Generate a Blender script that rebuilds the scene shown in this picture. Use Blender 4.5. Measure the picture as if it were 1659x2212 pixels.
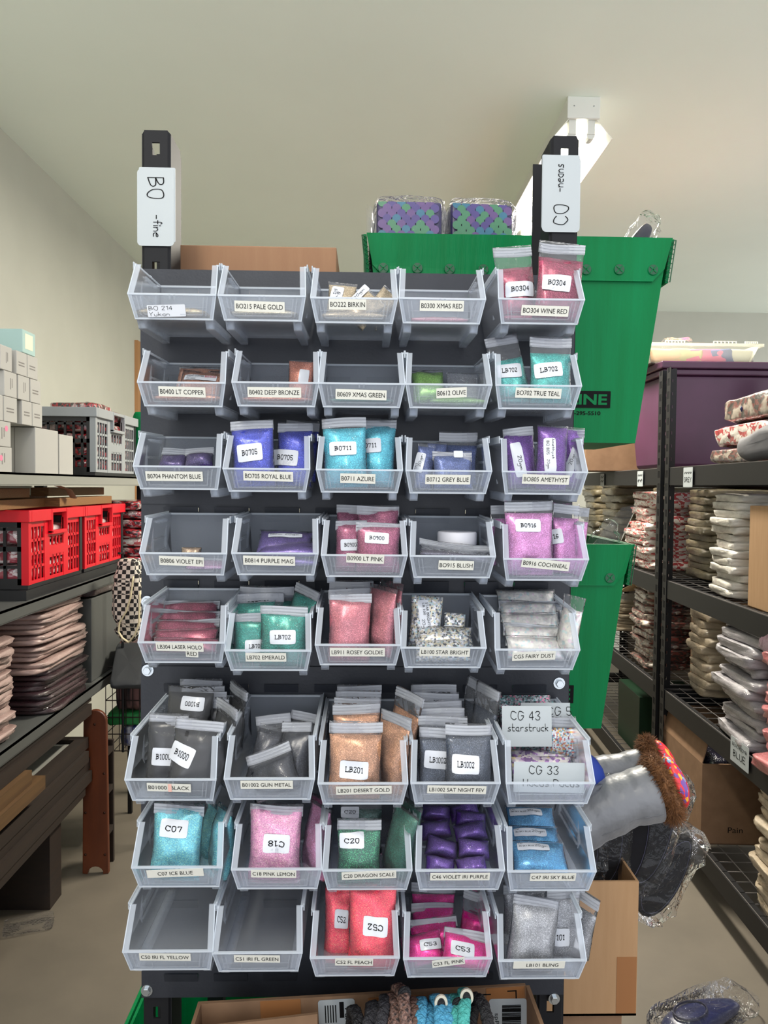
import bpy, math, random
from mathutils import Vector, Matrix, Euler, noise

# ------------------------------------------------------------------ clear
for o in list(bpy.data.objects):
    bpy.data.objects.remove(o, do_unlink=True)
SC = bpy.context.scene
COL = SC.collection
PI = math.pi
def R(d): return math.radians(d)

# ------------------------------------------------------------------ camera
F = 1617.0                       # focal length in pixels of the 1659 x 2212 frame
EYE = Vector((0, 0, 1.38))
yaw, pit, rol = 0.0244, 0.0346, 0.0090
fw = Vector((math.sin(yaw)*math.cos(pit), math.cos(yaw)*math.cos(pit), -math.sin(pit)))
r0 = fw.cross(Vector((0, 0, 1))).normalized()
u0 = r0.cross(fw).normalized()
CR = r0*math.cos(rol) + u0*math.sin(rol)
CU = u0*math.cos(rol) - r0*math.sin(rol)
cam = bpy.data.cameras.new('camera'); co = bpy.data.objects.new('camera', cam); COL.objects.link(co)
cam.sensor_fit = 'VERTICAL'; cam.sensor_height = 36; cam.lens = F/2212*36
cam.clip_start = 0.02
co.matrix_world = Matrix(((CR.x, CU.x, -fw.x, EYE.x), (CR.y, CU.y, -fw.y, EYE.y), (CR.z, CU.z, -fw.z, EYE.z), (0, 0, 0, 1)))
SC.camera = co

def ray(px, py):
    return fw + CR*((px-829.5)/F) - CU*((py-1106)/F)
def P(px, py, Y):                # where the line of sight meets the plane at distance Y
    d = ray(px, py); return EYE + d*(Y/d.y)
def PX(px, py, X):               # ... the plane x = X
    d = ray(px, py); return EYE + d*(X/d.x)
def PZ(px, py, Z):               # ... the height Z
    d = ray(px, py); return EYE + d*((Z-EYE.z)/d.z)

# ------------------------------------------------------------------ world, lights, exposure
SC.view_settings.view_transform = 'Standard'; SC.view_settings.look = 'None'
SC.view_settings.gamma = 1.0; SC.view_settings.use_curve_mapping = False
SC.view_settings.exposure = 0.50
SC.cycles.transparent_max_bounces = 40
SC.cycles.max_bounces = 8; SC.cycles.diffuse_bounces = 6; SC.cycles.glossy_bounces = 3; SC.cycles.transmission_bounces = 4
SC.cycles.caustics_reflective = False; SC.cycles.caustics_refractive = False
SC.cycles.sample_clamp_indirect = 4.0
W = bpy.data.worlds.new('world'); SC.world = W; W.use_nodes = True
# soft daylight from the open side of the room behind the photographer, brightest straight behind
def world_light():
    nt = W.node_tree; N, L = nt.nodes, nt.links; bg = N['Background']
    tc = N.new('ShaderNodeTexCoord'); sp = N.new('ShaderNodeSeparateXYZ'); L.new(tc.outputs['Generated'], sp.inputs[0])
    mr = N.new('ShaderNodeMapRange'); mr.inputs['From Min'].default_value = 1; mr.inputs['From Max'].default_value = -1
    L.new(sp.outputs['Y'], mr.inputs['Value'])
    cr = N.new('ShaderNodeValToRGB'); e = cr.color_ramp.elements
    e[0].position = .35; e[0].color = (.72, .70, .66, 1); e[1].position = .95; e[1].color = (.80, .82, .87, 1)
    L.new(mr.outputs[0], cr.inputs[0]); L.new(cr.outputs[0], bg.inputs[0]); bg.inputs[1].default_value = WORLD
WORLD = 1.5
world_light()
CEIL = 2.80
LEFT, RIGHT, BACK, FRONT = -1.476, 4.2, 6.0, -3.0
def area(name, loc, rot, sx, sy, power, color):
    l = bpy.data.lights.new(name, 'AREA'); l.shape = 'RECTANGLE'; l.size = sx; l.size_y = sy
    l.energy = power; l.color = color
    o = bpy.data.objects.new(name, l); COL.objects.link(o); o.location = loc; o.rotation_euler = rot
    return o
# daylight from the open door behind the photographer
area('door_daylight', (-.2, -2.6, 1.9), (R(84), 0, 0), 1.2, .9, 6, (0.88, 0.94, 1.0))
TUBE_POWER = 92
TUBE_COLOR = (1.0, 0.93, 0.80)
FIX = [(0.78, 3.37, 1.22), (-.35, -.35, 1.22)]      # fixtures: x, y, length; the second is unseen, added for highlights on the bags

# ------------------------------------------------------------------ materials
def lin(c):
    r = []
    for v in c:
        v = v/255.0
        r.append(v/12.92 if v <= 0.04045 else ((v+0.055)/1.055)**2.4)
    return (r[0], r[1], r[2], 1)
MATS = {}
def newmat(key):
    m = bpy.data.materials.new(key); m.use_nodes = True
    nt = m.node_tree
    b = nt.nodes['Principled BSDF']
    MATS[key] = m
    return m, nt, b
def texco(nt, scale, kind='Object'):
    t = nt.nodes.new('ShaderNodeTexCoord')
    mp = nt.nodes.new('ShaderNodeMapping'); mp.inputs['Scale'].default_value = scale if isinstance(scale, tuple) else (scale,)*3
    nt.links.new(t.outputs[kind], mp.inputs['Vector'])
    return mp.outputs[0]
def mat(key, c, rough=.5, metal=0, c2=None, nscale=60, bump=0, bscale=None, coat=0, spec=.5, stretch=None, detail=4, sheen=0):
    if key in MATS: return MATS[key]
    m, nt, b = newmat(key)
    b.inputs['Base Color'].default_value = lin(c); b.inputs['Roughness'].default_value = rough
    b.inputs['Metallic'].default_value = metal; b.inputs['Specular IOR Level'].default_value = spec
    if coat: b.inputs['Coat Weight'].default_value = coat; b.inputs['Coat Roughness'].default_value = .12
    if sheen: b.inputs['Sheen Weight'].default_value = sheen
    v = texco(nt, stretch or 1.0)
    if c2:
        n = nt.nodes.new('ShaderNodeTexNoise'); n.inputs['Scale'].default_value = nscale; n.inputs['Detail'].default_value = detail
        nt.links.new(v, n.inputs['Vector'])
        cr = nt.nodes.new('ShaderNodeValToRGB'); cr.color_ramp.elements[0].color = lin(c); cr.color_ramp.elements[1].color = lin(c2)
        cr.color_ramp.elements[0].position = .35; cr.color_ramp.elements[1].position = .68
        nt.links.new(n.outputs['Fac'], cr.inputs[0]); nt.links.new(cr.outputs[0], b.inputs['Base Color'])
    if bump:
        n2 = nt.nodes.new('ShaderNodeTexNoise'); n2.inputs['Scale'].default_value = bscale or nscale; n2.inputs['Detail'].default_value = 3
        nt.links.new(v, n2.inputs['Vector'])
        bp = nt.nodes.new('ShaderNodeBump'); bp.inputs['Strength'].default_value = bump; bp.inputs['Distance'].default_value = .004
        nt.links.new(n2.outputs['Fac'], bp.inputs['Height']); nt.links.new(bp.outputs[0], b.inputs['Normal'])
    return m
def clear(key, tint, body, fac, rough=.2, gloss=.25, bump=0, bscale=60):
    """see-through plastic: part of the light goes straight on, the rest meets a milky, glossy body"""
    if key in MATS: return MATS[key]
    m, nt, b = newmat(key); N = nt.nodes; L = nt.links
    nt.nodes.remove(b)
    out = [n for n in N if n.type == 'OUTPUT_MATERIAL'][0]
    tr = N.new('ShaderNodeBsdfTransparent'); tr.inputs[0].default_value = lin(tint)
    df = N.new('ShaderNodeBsdfDiffuse'); df.inputs[0].default_value = lin(body)
    tl = N.new('ShaderNodeBsdfTranslucent'); tl.inputs[0].default_value = lin(body)
    gl = N.new('ShaderNodeBsdfGlossy'); gl.inputs['Roughness'].default_value = rough; gl.inputs[0].default_value = (1, 1, 1, 1)
    m1 = N.new('ShaderNodeMixShader'); m1.inputs[0].default_value = .35
    L.new(df.outputs[0], m1.inputs[1]); L.new(tl.outputs[0], m1.inputs[2])
    m2 = N.new('ShaderNodeMixShader'); m2.inputs[0].default_value = fac
    L.new(tr.outputs[0], m2.inputs[1]); L.new(m1.outputs[0], m2.inputs[2])
    fr = N.new('ShaderNodeLayerWeight'); fr.inputs[0].default_value = gloss
    m3 = N.new('ShaderNodeMixShader'); L.new(fr.outputs['Fresnel'], m3.inputs[0])
    L.new(m2.outputs[0], m3.inputs[1]); L.new(gl.outputs[0], m3.inputs[2])
    L.new(m3.outputs[0], out.inputs['Surface'])
    if bump:
        v = texco(nt, 1.0)
        n2 = N.new('ShaderNodeTexNoise'); n2.inputs['Scale'].default_value = bscale; n2.inputs['Detail'].default_value = 2
        n2.inputs['Distortion'].default_value = 1.5
        L.new(v, n2.inputs['Vector'])
        bp = N.new('ShaderNodeBump'); bp.inputs['Strength'].default_value = bump; bp.inputs['Distance'].default_value = .006
        L.new(n2.outputs['Fac'], bp.inputs['Height'])
        L.new(bp.outputs[0], gl.inputs['Normal']); L.new(bp.outputs[0], fr.inputs['Normal'])
    return m
def glitter(c, sparkle=None, metal=.4, multi=False, scale=1700, contrast=.55):
    key = 'glitter_%s_%s_%s' % (c, sparkle, multi)
    if key in MATS: return MATS[key]
    m, nt, b = newmat(key); N = nt.nodes; L = nt.links
    v = texco(nt, 1.0)
    vo = N.new('ShaderNodeTexVoronoi'); vo.inputs['Scale'].default_value = scale; L.new(v, vo.inputs['Vector'])
    sep = N.new('ShaderNodeSeparateColor'); L.new(vo.outputs['Color'], sep.inputs[0])
    cr = N.new('ShaderNodeValToRGB'); e = cr.color_ramp.elements
    dark = tuple(int(x*(1-contrast*.45)) for x in c)
    sp = sparkle or tuple(min(255, int(x*1.15+40)) for x in c)
    e[0].color = lin(dark); e[0].position = 0
    e[1].color = lin(sp); e[1].position = .97
    k = e.new(.42); k.color = lin(c)
    k = e.new(.80); k.color = lin(c)
    if multi:
        cols = [(235, 235, 240), (150, 155, 165), (90, 95, 105), (200, 170, 215), (160, 215, 215), (225, 215, 150)] if multi is True else multi
        while len(e) > 2: e.remove(e[1])
        cr.color_ramp.interpolation = 'CONSTANT'
        e[0].color = lin(cols[0]); e[0].position = 0; e[1].color = lin(cols[1]); e[1].position = .2
        for i, cc in enumerate(cols[2:]):
            k = e.new(.38 + i*.6/len(cols)); k.color = lin(cc)
    L.new(sep.outputs[0], cr.inputs[0])
    nz = N.new('ShaderNodeTexNoise'); nz.inputs['Scale'].default_value = 55; nz.inputs['Detail'].default_value = 3; L.new(v, nz.inputs['Vector'])
    hs = N.new('ShaderNodeHueSaturation'); mp = N.new('ShaderNodeMapRange'); mp.inputs['From Min'].default_value = .3; mp.inputs['From Max'].default_value = .7
    mp.inputs['To Min'].default_value = .82; mp.inputs['To Max'].default_value = 1.16
    L.new(nz.outputs[0], mp.inputs[0]); L.new(mp.outputs[0], hs.inputs['Value']); L.new(cr.outputs[0], hs.inputs['Color'])
    L.new(hs.outputs[0], b.inputs['Base Color'])
    b.inputs['Roughness'].default_value = .32; b.inputs['Coat Weight'].default_value = .25; b.inputs['Coat Roughness'].default_value = .15; b.inputs['Metallic'].default_value = metal
    bp = N.new('ShaderNodeBump'); bp.inputs['Strength'].default_value = .5; bp.inputs['Distance'].default_value = .0012
    L.new(sep.outputs[1], bp.inputs['Height']); L.new(bp.outputs[0], b.inputs['Normal'])
    return m
def plaid(key, c1, c2, c3, scale):
    if key in MATS: return MATS[key]
    m, nt, b = newmat(key); N = nt.nodes; L = nt.links
    v = texco(nt, 1.0)
    n = N.new('ShaderNodeTexNoise'); n.inputs['Scale'].default_value = 14; L.new(v, n.inputs['Vector'])
    mx = N.new('ShaderNodeMix'); mx.data_type = 'VECTOR'; mx.inputs[0].default_value = .12
    L.new(v, mx.inputs[4]); L.new(n.outputs['Color'], mx.inputs[5])
    ck = N.new('ShaderNodeTexChecker'); ck.inputs['Scale'].default_value = scale; ck.inputs[1].default_value = lin(c1); ck.inputs[2].default_value = lin(c2)
    L.new(mx.outputs[1], ck.inputs[0])
    vo = N.new('ShaderNodeTexNoise'); vo.inputs['Scale'].default_value = 26; vo.inputs['Detail'].default_value = 3; L.new(v, vo.inputs['Vector'])
    cr = N.new('ShaderNodeValToRGB'); cr.color_ramp.elements[0].position = .52; cr.color_ramp.elements[1].position = .6
    L.new(vo.outputs[0], cr.inputs[0])
    m2 = N.new('ShaderNodeMix'); m2.data_type = 'RGBA'; L.new(cr.outputs[0], m2.inputs[0]); L.new(ck.outputs[0], m2.inputs[6]); m2.inputs[7].default_value = lin(c3)
    L.new(m2.outputs[2], b.inputs['Base Color'])
    b.inputs['Roughness'].default_value = .4; b.inputs['Coat Weight'].default_value = 1; b.inputs['Coat Roughness'].default_value = .08
    bp = N.new('ShaderNodeBump'); bp.inputs['Strength'].default_value = .8; bp.inputs['Distance'].default_value = .01
    L.new(vo.outputs[0], bp.inputs['Height']); L.new(bp.outputs[0], b.inputs['Coat Normal']); L.new(bp.outputs[0], b.inputs['Normal'])
    return m
def wrapped(key, c, c2, rough=.5, coat=.8, nscale=18, bump=.7, bscale=28):
    """cloth seen through a close clear bag"""
    if key in MATS: return MATS[key]
    m = mat(key, c, rough, 0, c2, nscale, bump, bscale, coat=coat, stretch=(1, 1, 2.2))
    nt = m.node_tree; b = nt.nodes['Principled BSDF']; v = texco(nt, (1, 1, 1.6))
    n = nt.nodes.new('ShaderNodeTexNoise'); n.inputs['Scale'].default_value = 62; n.inputs['Detail'].default_value = 2; n.inputs['Distortion'].default_value = 2.5
    nt.links.new(v, n.inputs['Vector'])
    bp = nt.nodes.new('ShaderNodeBump'); bp.inputs['Strength'].default_value = 1; bp.inputs['Distance'].default_value = .006
    nt.links.new(n.outputs['Fac'], bp.inputs['Height']); nt.links.new(bp.outputs[0], b.inputs['Coat Normal'])
    b.inputs['Coat Weight'].default_value = 1; b.inputs['Coat Roughness'].default_value = .07
    return m
def emis(key, c, s):
    if key in MATS: return MATS[key]
    m, nt, b = newmat(key)
    b.inputs['Base Color'].default_value = lin(c); b.inputs['Emission Color'].default_value = lin(c); b.inputs['Emission Strength'].default_value = s
    return m

M_BIN = clear('bin_plastic', (251, 252, 254), (232, 240, 250), .17, .25, .08)
M_RIM = clear('bin_rim', (248, 250, 253), (236, 243, 251), .30, .25, .10)
M_HOLD = clear('bin_holder', (250, 251, 253), (236, 243, 251), .2, .25, .10)
M_EDGE = clear('bin_edge', (248, 250, 253), (238, 245, 252), .54, .25, .10)
M_FILM = clear('bag_film', (252, 252, 253), (236, 240, 245), .075, .09, .16, .6, 60)
M_ZIP = clear('zip_strip', (248, 249, 252), (240, 244, 250), .42, .2, .2)
M_WRAP = clear('loose_wrap', (252, 252, 253), (226, 230, 234), .02, .07, .07, 1.0, 34)
M_CRINK = clear('crinkled_wrap', (252, 252, 253), (226, 230, 234), .02, .04, .22, 1.0, 46)
M_STEEL = mat('rack_steel', (40, 43, 50), .45, .1, (44, 47, 54), 30, .06, 260, spec=.35)
M_STEELD = mat('rack_upright_steel', (24, 25, 28), .6, 0, spec=.2)
M_ZINC = mat('zinc', (188, 195, 200), .25, .9)
M_LABEL = mat('label_paper', (206, 206, 197), .6)
M_STICK = mat('sticker_paper', (198, 202, 209), .35, coat=.2)
M_CARD = mat('white_card', (164, 171, 174), .6)
M_INK = mat('black_ink', (9, 9, 10), .7, spec=.15)
M_INKR = mat('red_ink', (190, 60, 70), .5)
M_KRAFT = mat('kraft', (142, 106, 78), .8, 0, (147, 111, 82), 18, .05, 300, stretch=(5, 5, .5))
M_KRAFT2 = mat('kraft_light', (158, 124, 88), .8, 0, (164, 130, 94), 18, .05, 300, stretch=(5, 5, .5))
M_KRAFTD = mat('kraft_dull', (118, 90, 66), .8, 0, (128, 99, 74), 22)
M_TAPE = mat('packing_tape', (142, 96, 58), .3, coat=.4)
M_GREEN = mat('green_fluted_plastic', (0, 106, 56), .45, 0, (0, 114, 64), 40, .25, 160, stretch=(1, 1, .02), spec=.14)
M_GREEND = mat('green_fluted_edge', (4, 72, 40), .5)
M_BLACKP = mat('black_plastic', (20, 20, 22), .45)
M_SHELF = mat('shelf_black_steel', (17, 17, 19), .5, 0, spec=.3)
M_WIRE = mat('wire_deck', (112, 108, 106), .4, .4)

# ------------------------------------------------------------------ mesh building
class MB:
    def __init__(s): s.v = []; s.f = []; s.mi = []; s.cur = 0
    def add(s, vs, fs):
        b = len(s.v); s.v += [tuple(p) for p in vs]
        s.f += [tuple(i+b for i in f) for f in fs]; s.mi += [s.cur]*len(fs); return s
    def box(s, x0, x1, y0, y1, z0, z1, m=None):
        vs = [(x, y, z) for z in (z0, z1) for y in (y0, y1) for x in (x0, x1)]
        if m: vs = [m @ Vector(p) for p in vs]
        return s.add(vs, [(0, 2, 3, 1), (4, 5, 7, 6), (0, 1, 5, 4), (2, 6, 7, 3), (0, 4, 6, 2), (1, 3, 7, 5)])
    def hexa(s, b4, t4):          # bottom ring, top ring (both ccw seen from above)
        return s.add(list(b4)+list(t4), [(3, 2, 1, 0), (4, 5, 6, 7), (0, 1, 5, 4), (1, 2, 6, 5), (2, 3, 7, 6), (3, 0, 4, 7)])
    def prism(s, pts, axis, a, b):
        n = len(pts)
        def mk(p, t):
            return {'x': (t, p[0], p[1]), 'y': (p[0], t, p[1]), 'z': (p[0], p[1], t)}[axis]
        vs = [mk(p, a) for p in pts]+[mk(p, b) for p in pts]
        return s.add(vs, [tuple(range(n)), tuple(range(2*n-1, n-1, -1))]+[(i, n+i, n+(i+1) % n, (i+1) % n) for i in range(n)])
    def tube(s, pts, rad, n=8, cap=True, flat=1.0):
        pts = [Vector(p) for p in pts]; m = len(pts)
        if not hasattr(rad, '__len__'): rad = [rad]*m
        vs = []; prev = None
        for i, p in enumerate(pts):
            t = (pts[min(i+1, m-1)]-pts[max(i-1, 0)]).normalized()
            if prev is None:
                a = Vector((0, 0, 1)) if abs(t.z) < .9 else Vector((1, 0, 0))
                u = t.cross(a).normalized()
            else:
                u = (prev - t*prev.dot(t)).normalized()
            prev = u; w = t.cross(u)
            for k in range(n):
                an = 2*PI*k/n
                vs.append(p+u*(rad[i]*math.cos(an))+w*(rad[i]*flat*math.sin(an)))
        fs = [(i*n+k, i*n+(k+1) % n, (i+1)*n+(k+1) % n, (i+1)*n+k) for i in range(m-1) for k in range(n)]
        if cap: fs += [tuple(range(n-1, -1, -1)), tuple(range((m-1)*n, m*n))]
        return s.add(vs, fs)
    def lathe(s, prof, n=20, axis='z', cen=(0, 0, 0)):
        vs = []
        for (r, h) in prof:
            for k in range(n):
                a = 2*PI*k/n; c, d = r*math.cos(a), r*math.sin(a)
                p = {'z': (c, d, h), 'y': (c, h, d), 'x': (h, c, d)}[axis]
                vs.append((p[0]+cen[0], p[1]+cen[1], p[2]+cen[2]))
        m = len(prof)
        fs = [(i*n+k, i*n+(k+1) % n, (i+1)*n+(k+1) % n, (i+1)*n+k) for i in range(m-1) for k in range(n)]
        fs += [tuple(range(n-1, -1, -1)), tuple(range((m-1)*n, m*n))]
        return s.add(vs, fs)
    def mesh(s, name, mats, smooth=False):
        me = bpy.data.meshes.new(name); me.from_pydata(s.v, [], s.f)
        for m in (mats if isinstance(mats, (list, tuple)) else [mats]): me.materials.append(m)
        if len(me.materials) > 1: me.polygons.foreach_set('material_index', s.mi)
        if smooth: me.polygons.foreach_set('use_smooth', [True]*len(me.polygons))
        me.update(); return me
    def obj(s, name, mats, parent=None, smooth=False, loc=None, rot=None):
        return link(name, s.mesh(name, mats, smooth), parent, loc, rot)
def link(name, me, parent=None, loc=None, rot=None):
    o = bpy.data.objects.new(name, me); COL.objects.link(o)
    if parent is not None: o.parent = parent
    if loc is not None: o.location = loc
    if rot is not None: o.rotation_euler = rot
    return o
def bevel(o, w=.002, seg=2):
    b = o.modifiers.new('bevel', 'BEVEL'); b.width = w; b.segments = seg; b.limit_method = 'ANGLE'; b.angle_limit = R(40); return o
def tag(o, label, cat, group=None):
    o['label'] = label; o['category'] = cat
    if group: o['group'] = group
    return o
def thing(name, label, cat, loc=(0, 0, 0), rot=(0, 0, 0), group=None):
    o = bpy.data.objects.new(name, None); COL.objects.link(o); o.empty_display_size = .02
    o.location = loc; o.rotation_euler = rot
    return tag(o, label, cat, group)
def struct(name, mb, m):
    o = mb.obj(name, m); o['kind'] = 'structure'; return o
def superbox(w, d, h, seed=0, amp=.006, e=.35, nu=28, nv=12, nsc=9):
    """soft slab: rounded box with folds, base at z = 0"""
    mb = MB(); vs = []
    sg = lambda a, p: math.copysign(abs(a)**p, a)
    for j in range(nv+1):
        ph = -PI/2 + PI*j/nv
        for i in range(nu):
            th = 2*PI*i/nu
            cx, sx = sg(math.cos(th), e), sg(math.sin(th), e)
            cp, sp = sg(math.cos(ph), e*1.1), sg(math.sin(ph), e*1.4)
            p = Vector((w/2*cx*cp, d/2*sx*cp, h/2*sp))
            q = p*nsc+Vector((seed*3.7, seed*1.3, 0)); q.z *= 2.5
            n = noise.noise_vector(q)
            p += Vector((n.x, n.y, n.z*.7))*amp
            p.z += h/2
            vs.append(p)
    fs = [(j*nu+i, j*nu+(i+1) % nu, (j+1)*nu+(i+1) % nu, (j+1)*nu+i) for j in range(nv) for i in range(nu)]
    return mb.add(vs, fs)

# ------------------------------------------------------------------ writing
HAND = {
 'A': ["0329", "2953", "1545"], 'B': ["0903", "0939483706", "0646554403"], 'C': ["5839190705143354"], 'G': ["583919070513335556", "5636"],
 'O': ["290805234355584929"], 'H': ["0903", "5953", "0656"], 'P': ["0903", "093958573606"], 'Y': ["0926", "592623"], 'E': ["590903", "0353", "0646"],
 'L': ["0903", "0353"], 'U': ["090513435559"], 'M': ["0309", "0936", "3669", "6963"], 'N': ["0309", "0953", "5359"], 'K': ["0903", "4906", "0653"],
 'I': ["0903"], 'R': ["0903", "0939484706", "1653"], 'T': ["0959", "2923"], 'S': ["5839190716465534130 4".replace(' ', '')], 'F': ["0903", "0959", "0646"],
 'D': ["0903", "093958553303"], 'W': ["0913", "1326", "2643", "4359"],
 'a': ["462605042343", "464353"], 'c': ["46260504 2343".replace(' ', '')], 'e': ["0545462605041343"], 'f': ["48392823", "0646"],
 'h': ["0903", "05264543"], 'i': ["0603", "0807"], 'k': ["0903", "4605", "0543"], 'l': ["0903"], 'm': ["0603", "05162523", "25365553"],
 'n': ["0603", "05264543"], 'o': ["2605042343454626"], 'p': ["0600", "063645442303"], 'r': ["0603", "052646"], 's': ["46261544 3303".replace(' ', '')],
 't': ["19142343", "0646"], 'u': ["0604134346", "4643"], 'y': ["0624", "4600"], 'g': ["462605042445", "46413000"], 'd': ["4943", "462605042344"],
 '0': ["19080513334548 3919".replace(' ', '')], '1': ["0829", "2923"], '2': ["0819394803", "0343"], '3': ["0819394826", "26454433 1304".replace(' ', '')],
 '4': ["390545", "3933"], '5': ["490906", "0636454433 1304".replace(' ', '')], '6': ["4829060413344506"], '7': ["0949", "4923"],
 '8': ["2908072645443313040526474829"], '9': ["46170819394844 23".replace(' ', '')],
 '-': ["0545"], '~': ["05162425374656"], '.': ["0304"], '#': ["1913", "3933", "0747", "0545"], 'x': ["0643", "4603"],
}
SERIF = {'B': ["8X"], 'L': [], '1': []}
def catmull(pts, n=4):
    if len(pts) < 3: return pts
    out = []
    closed = pts[0] == pts[-1]
    for i in range(len(pts)-1):
        p0 = pts[i-1] if i > 0 else (pts[-2] if closed else pts[0]); p1 = pts[i]; p2 = pts[i+1]
        p3 = pts[i+2] if i+2 < len(pts) else (pts[1] if closed else pts[-1])
        for k in range(n):
            t = k/n
            out.append(tuple(.5*((2*p1[a])+(-p0[a]+p2[a])*t+(2*p0[a]-5*p1[a]+4*p2[a]-p3[a])*t*t+(-p0[a]+3*p1[a]-3*p2[a]+p3[a])*t**3) for a in (0, 1)))
    out.append(pts[-1]); return out
def ribbon(pts, hw):
    vs = []; n = len(pts)
    for i, p in enumerate(pts):
        a = pts[max(i-1, 0)]; b = pts[min(i+1, n-1)]
        dx, dy = b[0]-a[0], b[1]-a[1]; l = math.hypot(dx, dy) or 1
        ex = hw*.6 if i in (0, n-1) else 0; sgn = -1 if i == 0 else 1
        cx, cy = p[0]+sgn*ex*dx/l, p[1]+sgn*ex*dy/l
        vs += [(cx-dy/l*hw, cy+dx/l*hw), (cx+dy/l*hw, cy-dx/l*hw)]
    return vs, [(2*i, 2*i+1, 2*i+3, 2*i+2) for i in range(n-1)]
TXT = {}
def stroke_text(text, hw=.35, serif=False, gap=1.9):
    key = ('s', text, hw, serif)
    if key in TXT: return TXT[key]
    V = []; Fc = []; yo = 0
    for line in text.split('\n'):
        x = 0
        for ch in line:
            if ch == ' ': x += 3.5; continue
            st = HAND.get(ch)
            if st is None: x += 3; continue
            mx = 0
            polys = [catmull([(int(s[i]), int(s[i+1])) for i in range(0, len(s), 2)]) for s in st]
            if serif:
                if ch == 'B': polys += [[(-.9, 9), (1, 9)], [(-.9, 3), (1, 3)]]
                if ch == 'L': polys += [[(-1, 9), (1, 9)], [(-1, 3), (1, 3)], [(5, 3), (5, 4.4)]]
                if ch == '1': polys += [[(1, 3), (3, 3)]]
                if ch == 'C': polys += [[(5, 7.3), (5, 9)]]
                if ch == '2': polys += [[(4, 3), (4, 4.2)]]
                if ch == '7': polys += [[(0, 9), (0, 7.8)]]
            for pl in polys:
                vs, fs = ribbon([(a+x, b+yo) for a, b in pl], hw)
                b0 = len(V); V += vs; Fc += [tuple(i+b0 for i in f) for f in fs]
                mx = max(mx, max(a for a, b in pl))
            x += mx+gap
        yo -= 9.5
    TXT[key] = norm2(V, Fc); return TXT[key]
def norm2(V, Fc):
    x0 = min(p[0] for p in V); x1 = max(p[0] for p in V); y0 = min(p[1] for p in V); y1 = max(p[1] for p in V)
    return [(p[0]-(x0+x1)/2, p[1]-(y0+y1)/2) for p in V], Fc, x1-x0, y1-y0
def font_text(text, bold=0):
    key = ('f', text, bold)
    if key in TXT: return TXT[key]
    c = bpy.data.curves.new('t', 'FONT'); c.body = text; c.size = 1; c.resolution_u = 3; c.offset = bold
    o = bpy.data.objects.new('t', c); COL.objects.link(o)
    dg = bpy.context.evaluated_depsgraph_get()
    me = bpy.data.meshes.new_from_object(o.evaluated_get(dg))
    V = [(v.co.x, v.co.y) for v in me.vertices]; Fc = [tuple(p.vertices) for p in me.polygons]
    bpy.data.objects.remove(o); bpy.data.curves.remove(c); bpy.data.meshes.remove(me)
    TXT[key] = norm2(V, Fc); return TXT[key]
def lettering(parent, data, cx, cz, w=None, h=None, rot=0, surf=None, m=None, eps=.0006, squeeze=None):
    """flat letters on the front (-y) of their parent, centred at local (cx, cz); rot clockwise in degrees"""
    V, Fc, tw, th = data
    s = w/tw if w else h/th
    sx = sz = s
    if w and h: sz = h/th
    a = R(-rot); ca, sa = math.cos(a), math.sin(a)
    vs = []
    for x, y in V:
        x *= sx; y *= sz
        X = cx+x*ca-y*sa; Z = cz+x*sa+y*ca
        vs.append((X, (surf(X, Z) if surf else 0)-eps, Z))
    return MB().add(vs, Fc).obj('lettering', m or M_INK, parent)
def rrect(w, h, r, n=4):
    pts = []
    for (cx, cy, a0) in ((w/2-r, h/2-r, 0), (-w/2+r, h/2-r, 90), (-w/2+r, -h/2+r, 180), (w/2-r, -h/2+r, 270)):
        for k in range(n+1):
            a = R(a0+90*k/n); pts.append((cx+r*math.cos(a), cy+r*math.sin(a)))
    return pts

# ================================================================== the room
M_WALL = mat('wall_paint', (190, 190, 178), .8, 0, (196, 196, 184), 3, .03, 200)
M_CEIL = mat('ceiling_paint', (242, 249, 238), .85, 0, (245, 252, 241), 2, .02, 200)
M_FLOOR = mat('floor_concrete', (92, 85, 74), .65, 0, (102, 94, 82), 5, .05, 60, detail=10)
# the room is open towards the photographer and the right; only the part the photo can see is built
struct('floor', MB().box(LEFT-.1, RIGHT, -.6, BACK+.1, -.1, 0), M_FLOOR)
struct('ceiling', MB().box(LEFT-.1, RIGHT, 1.9, BACK+.1, CEIL, CEIL+.1), M_CEIL)
struct('wall_left', MB().box(LEFT-.1, LEFT, -1.2, BACK+.1, 0, CEIL), M_WALL)
struct('wall_back', MB().box(LEFT, RIGHT, BACK, BACK+.1, 0, CEIL), M_WALL)
M_WHITE = mat('white_enamel', (225, 226, 220), .4)

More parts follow.
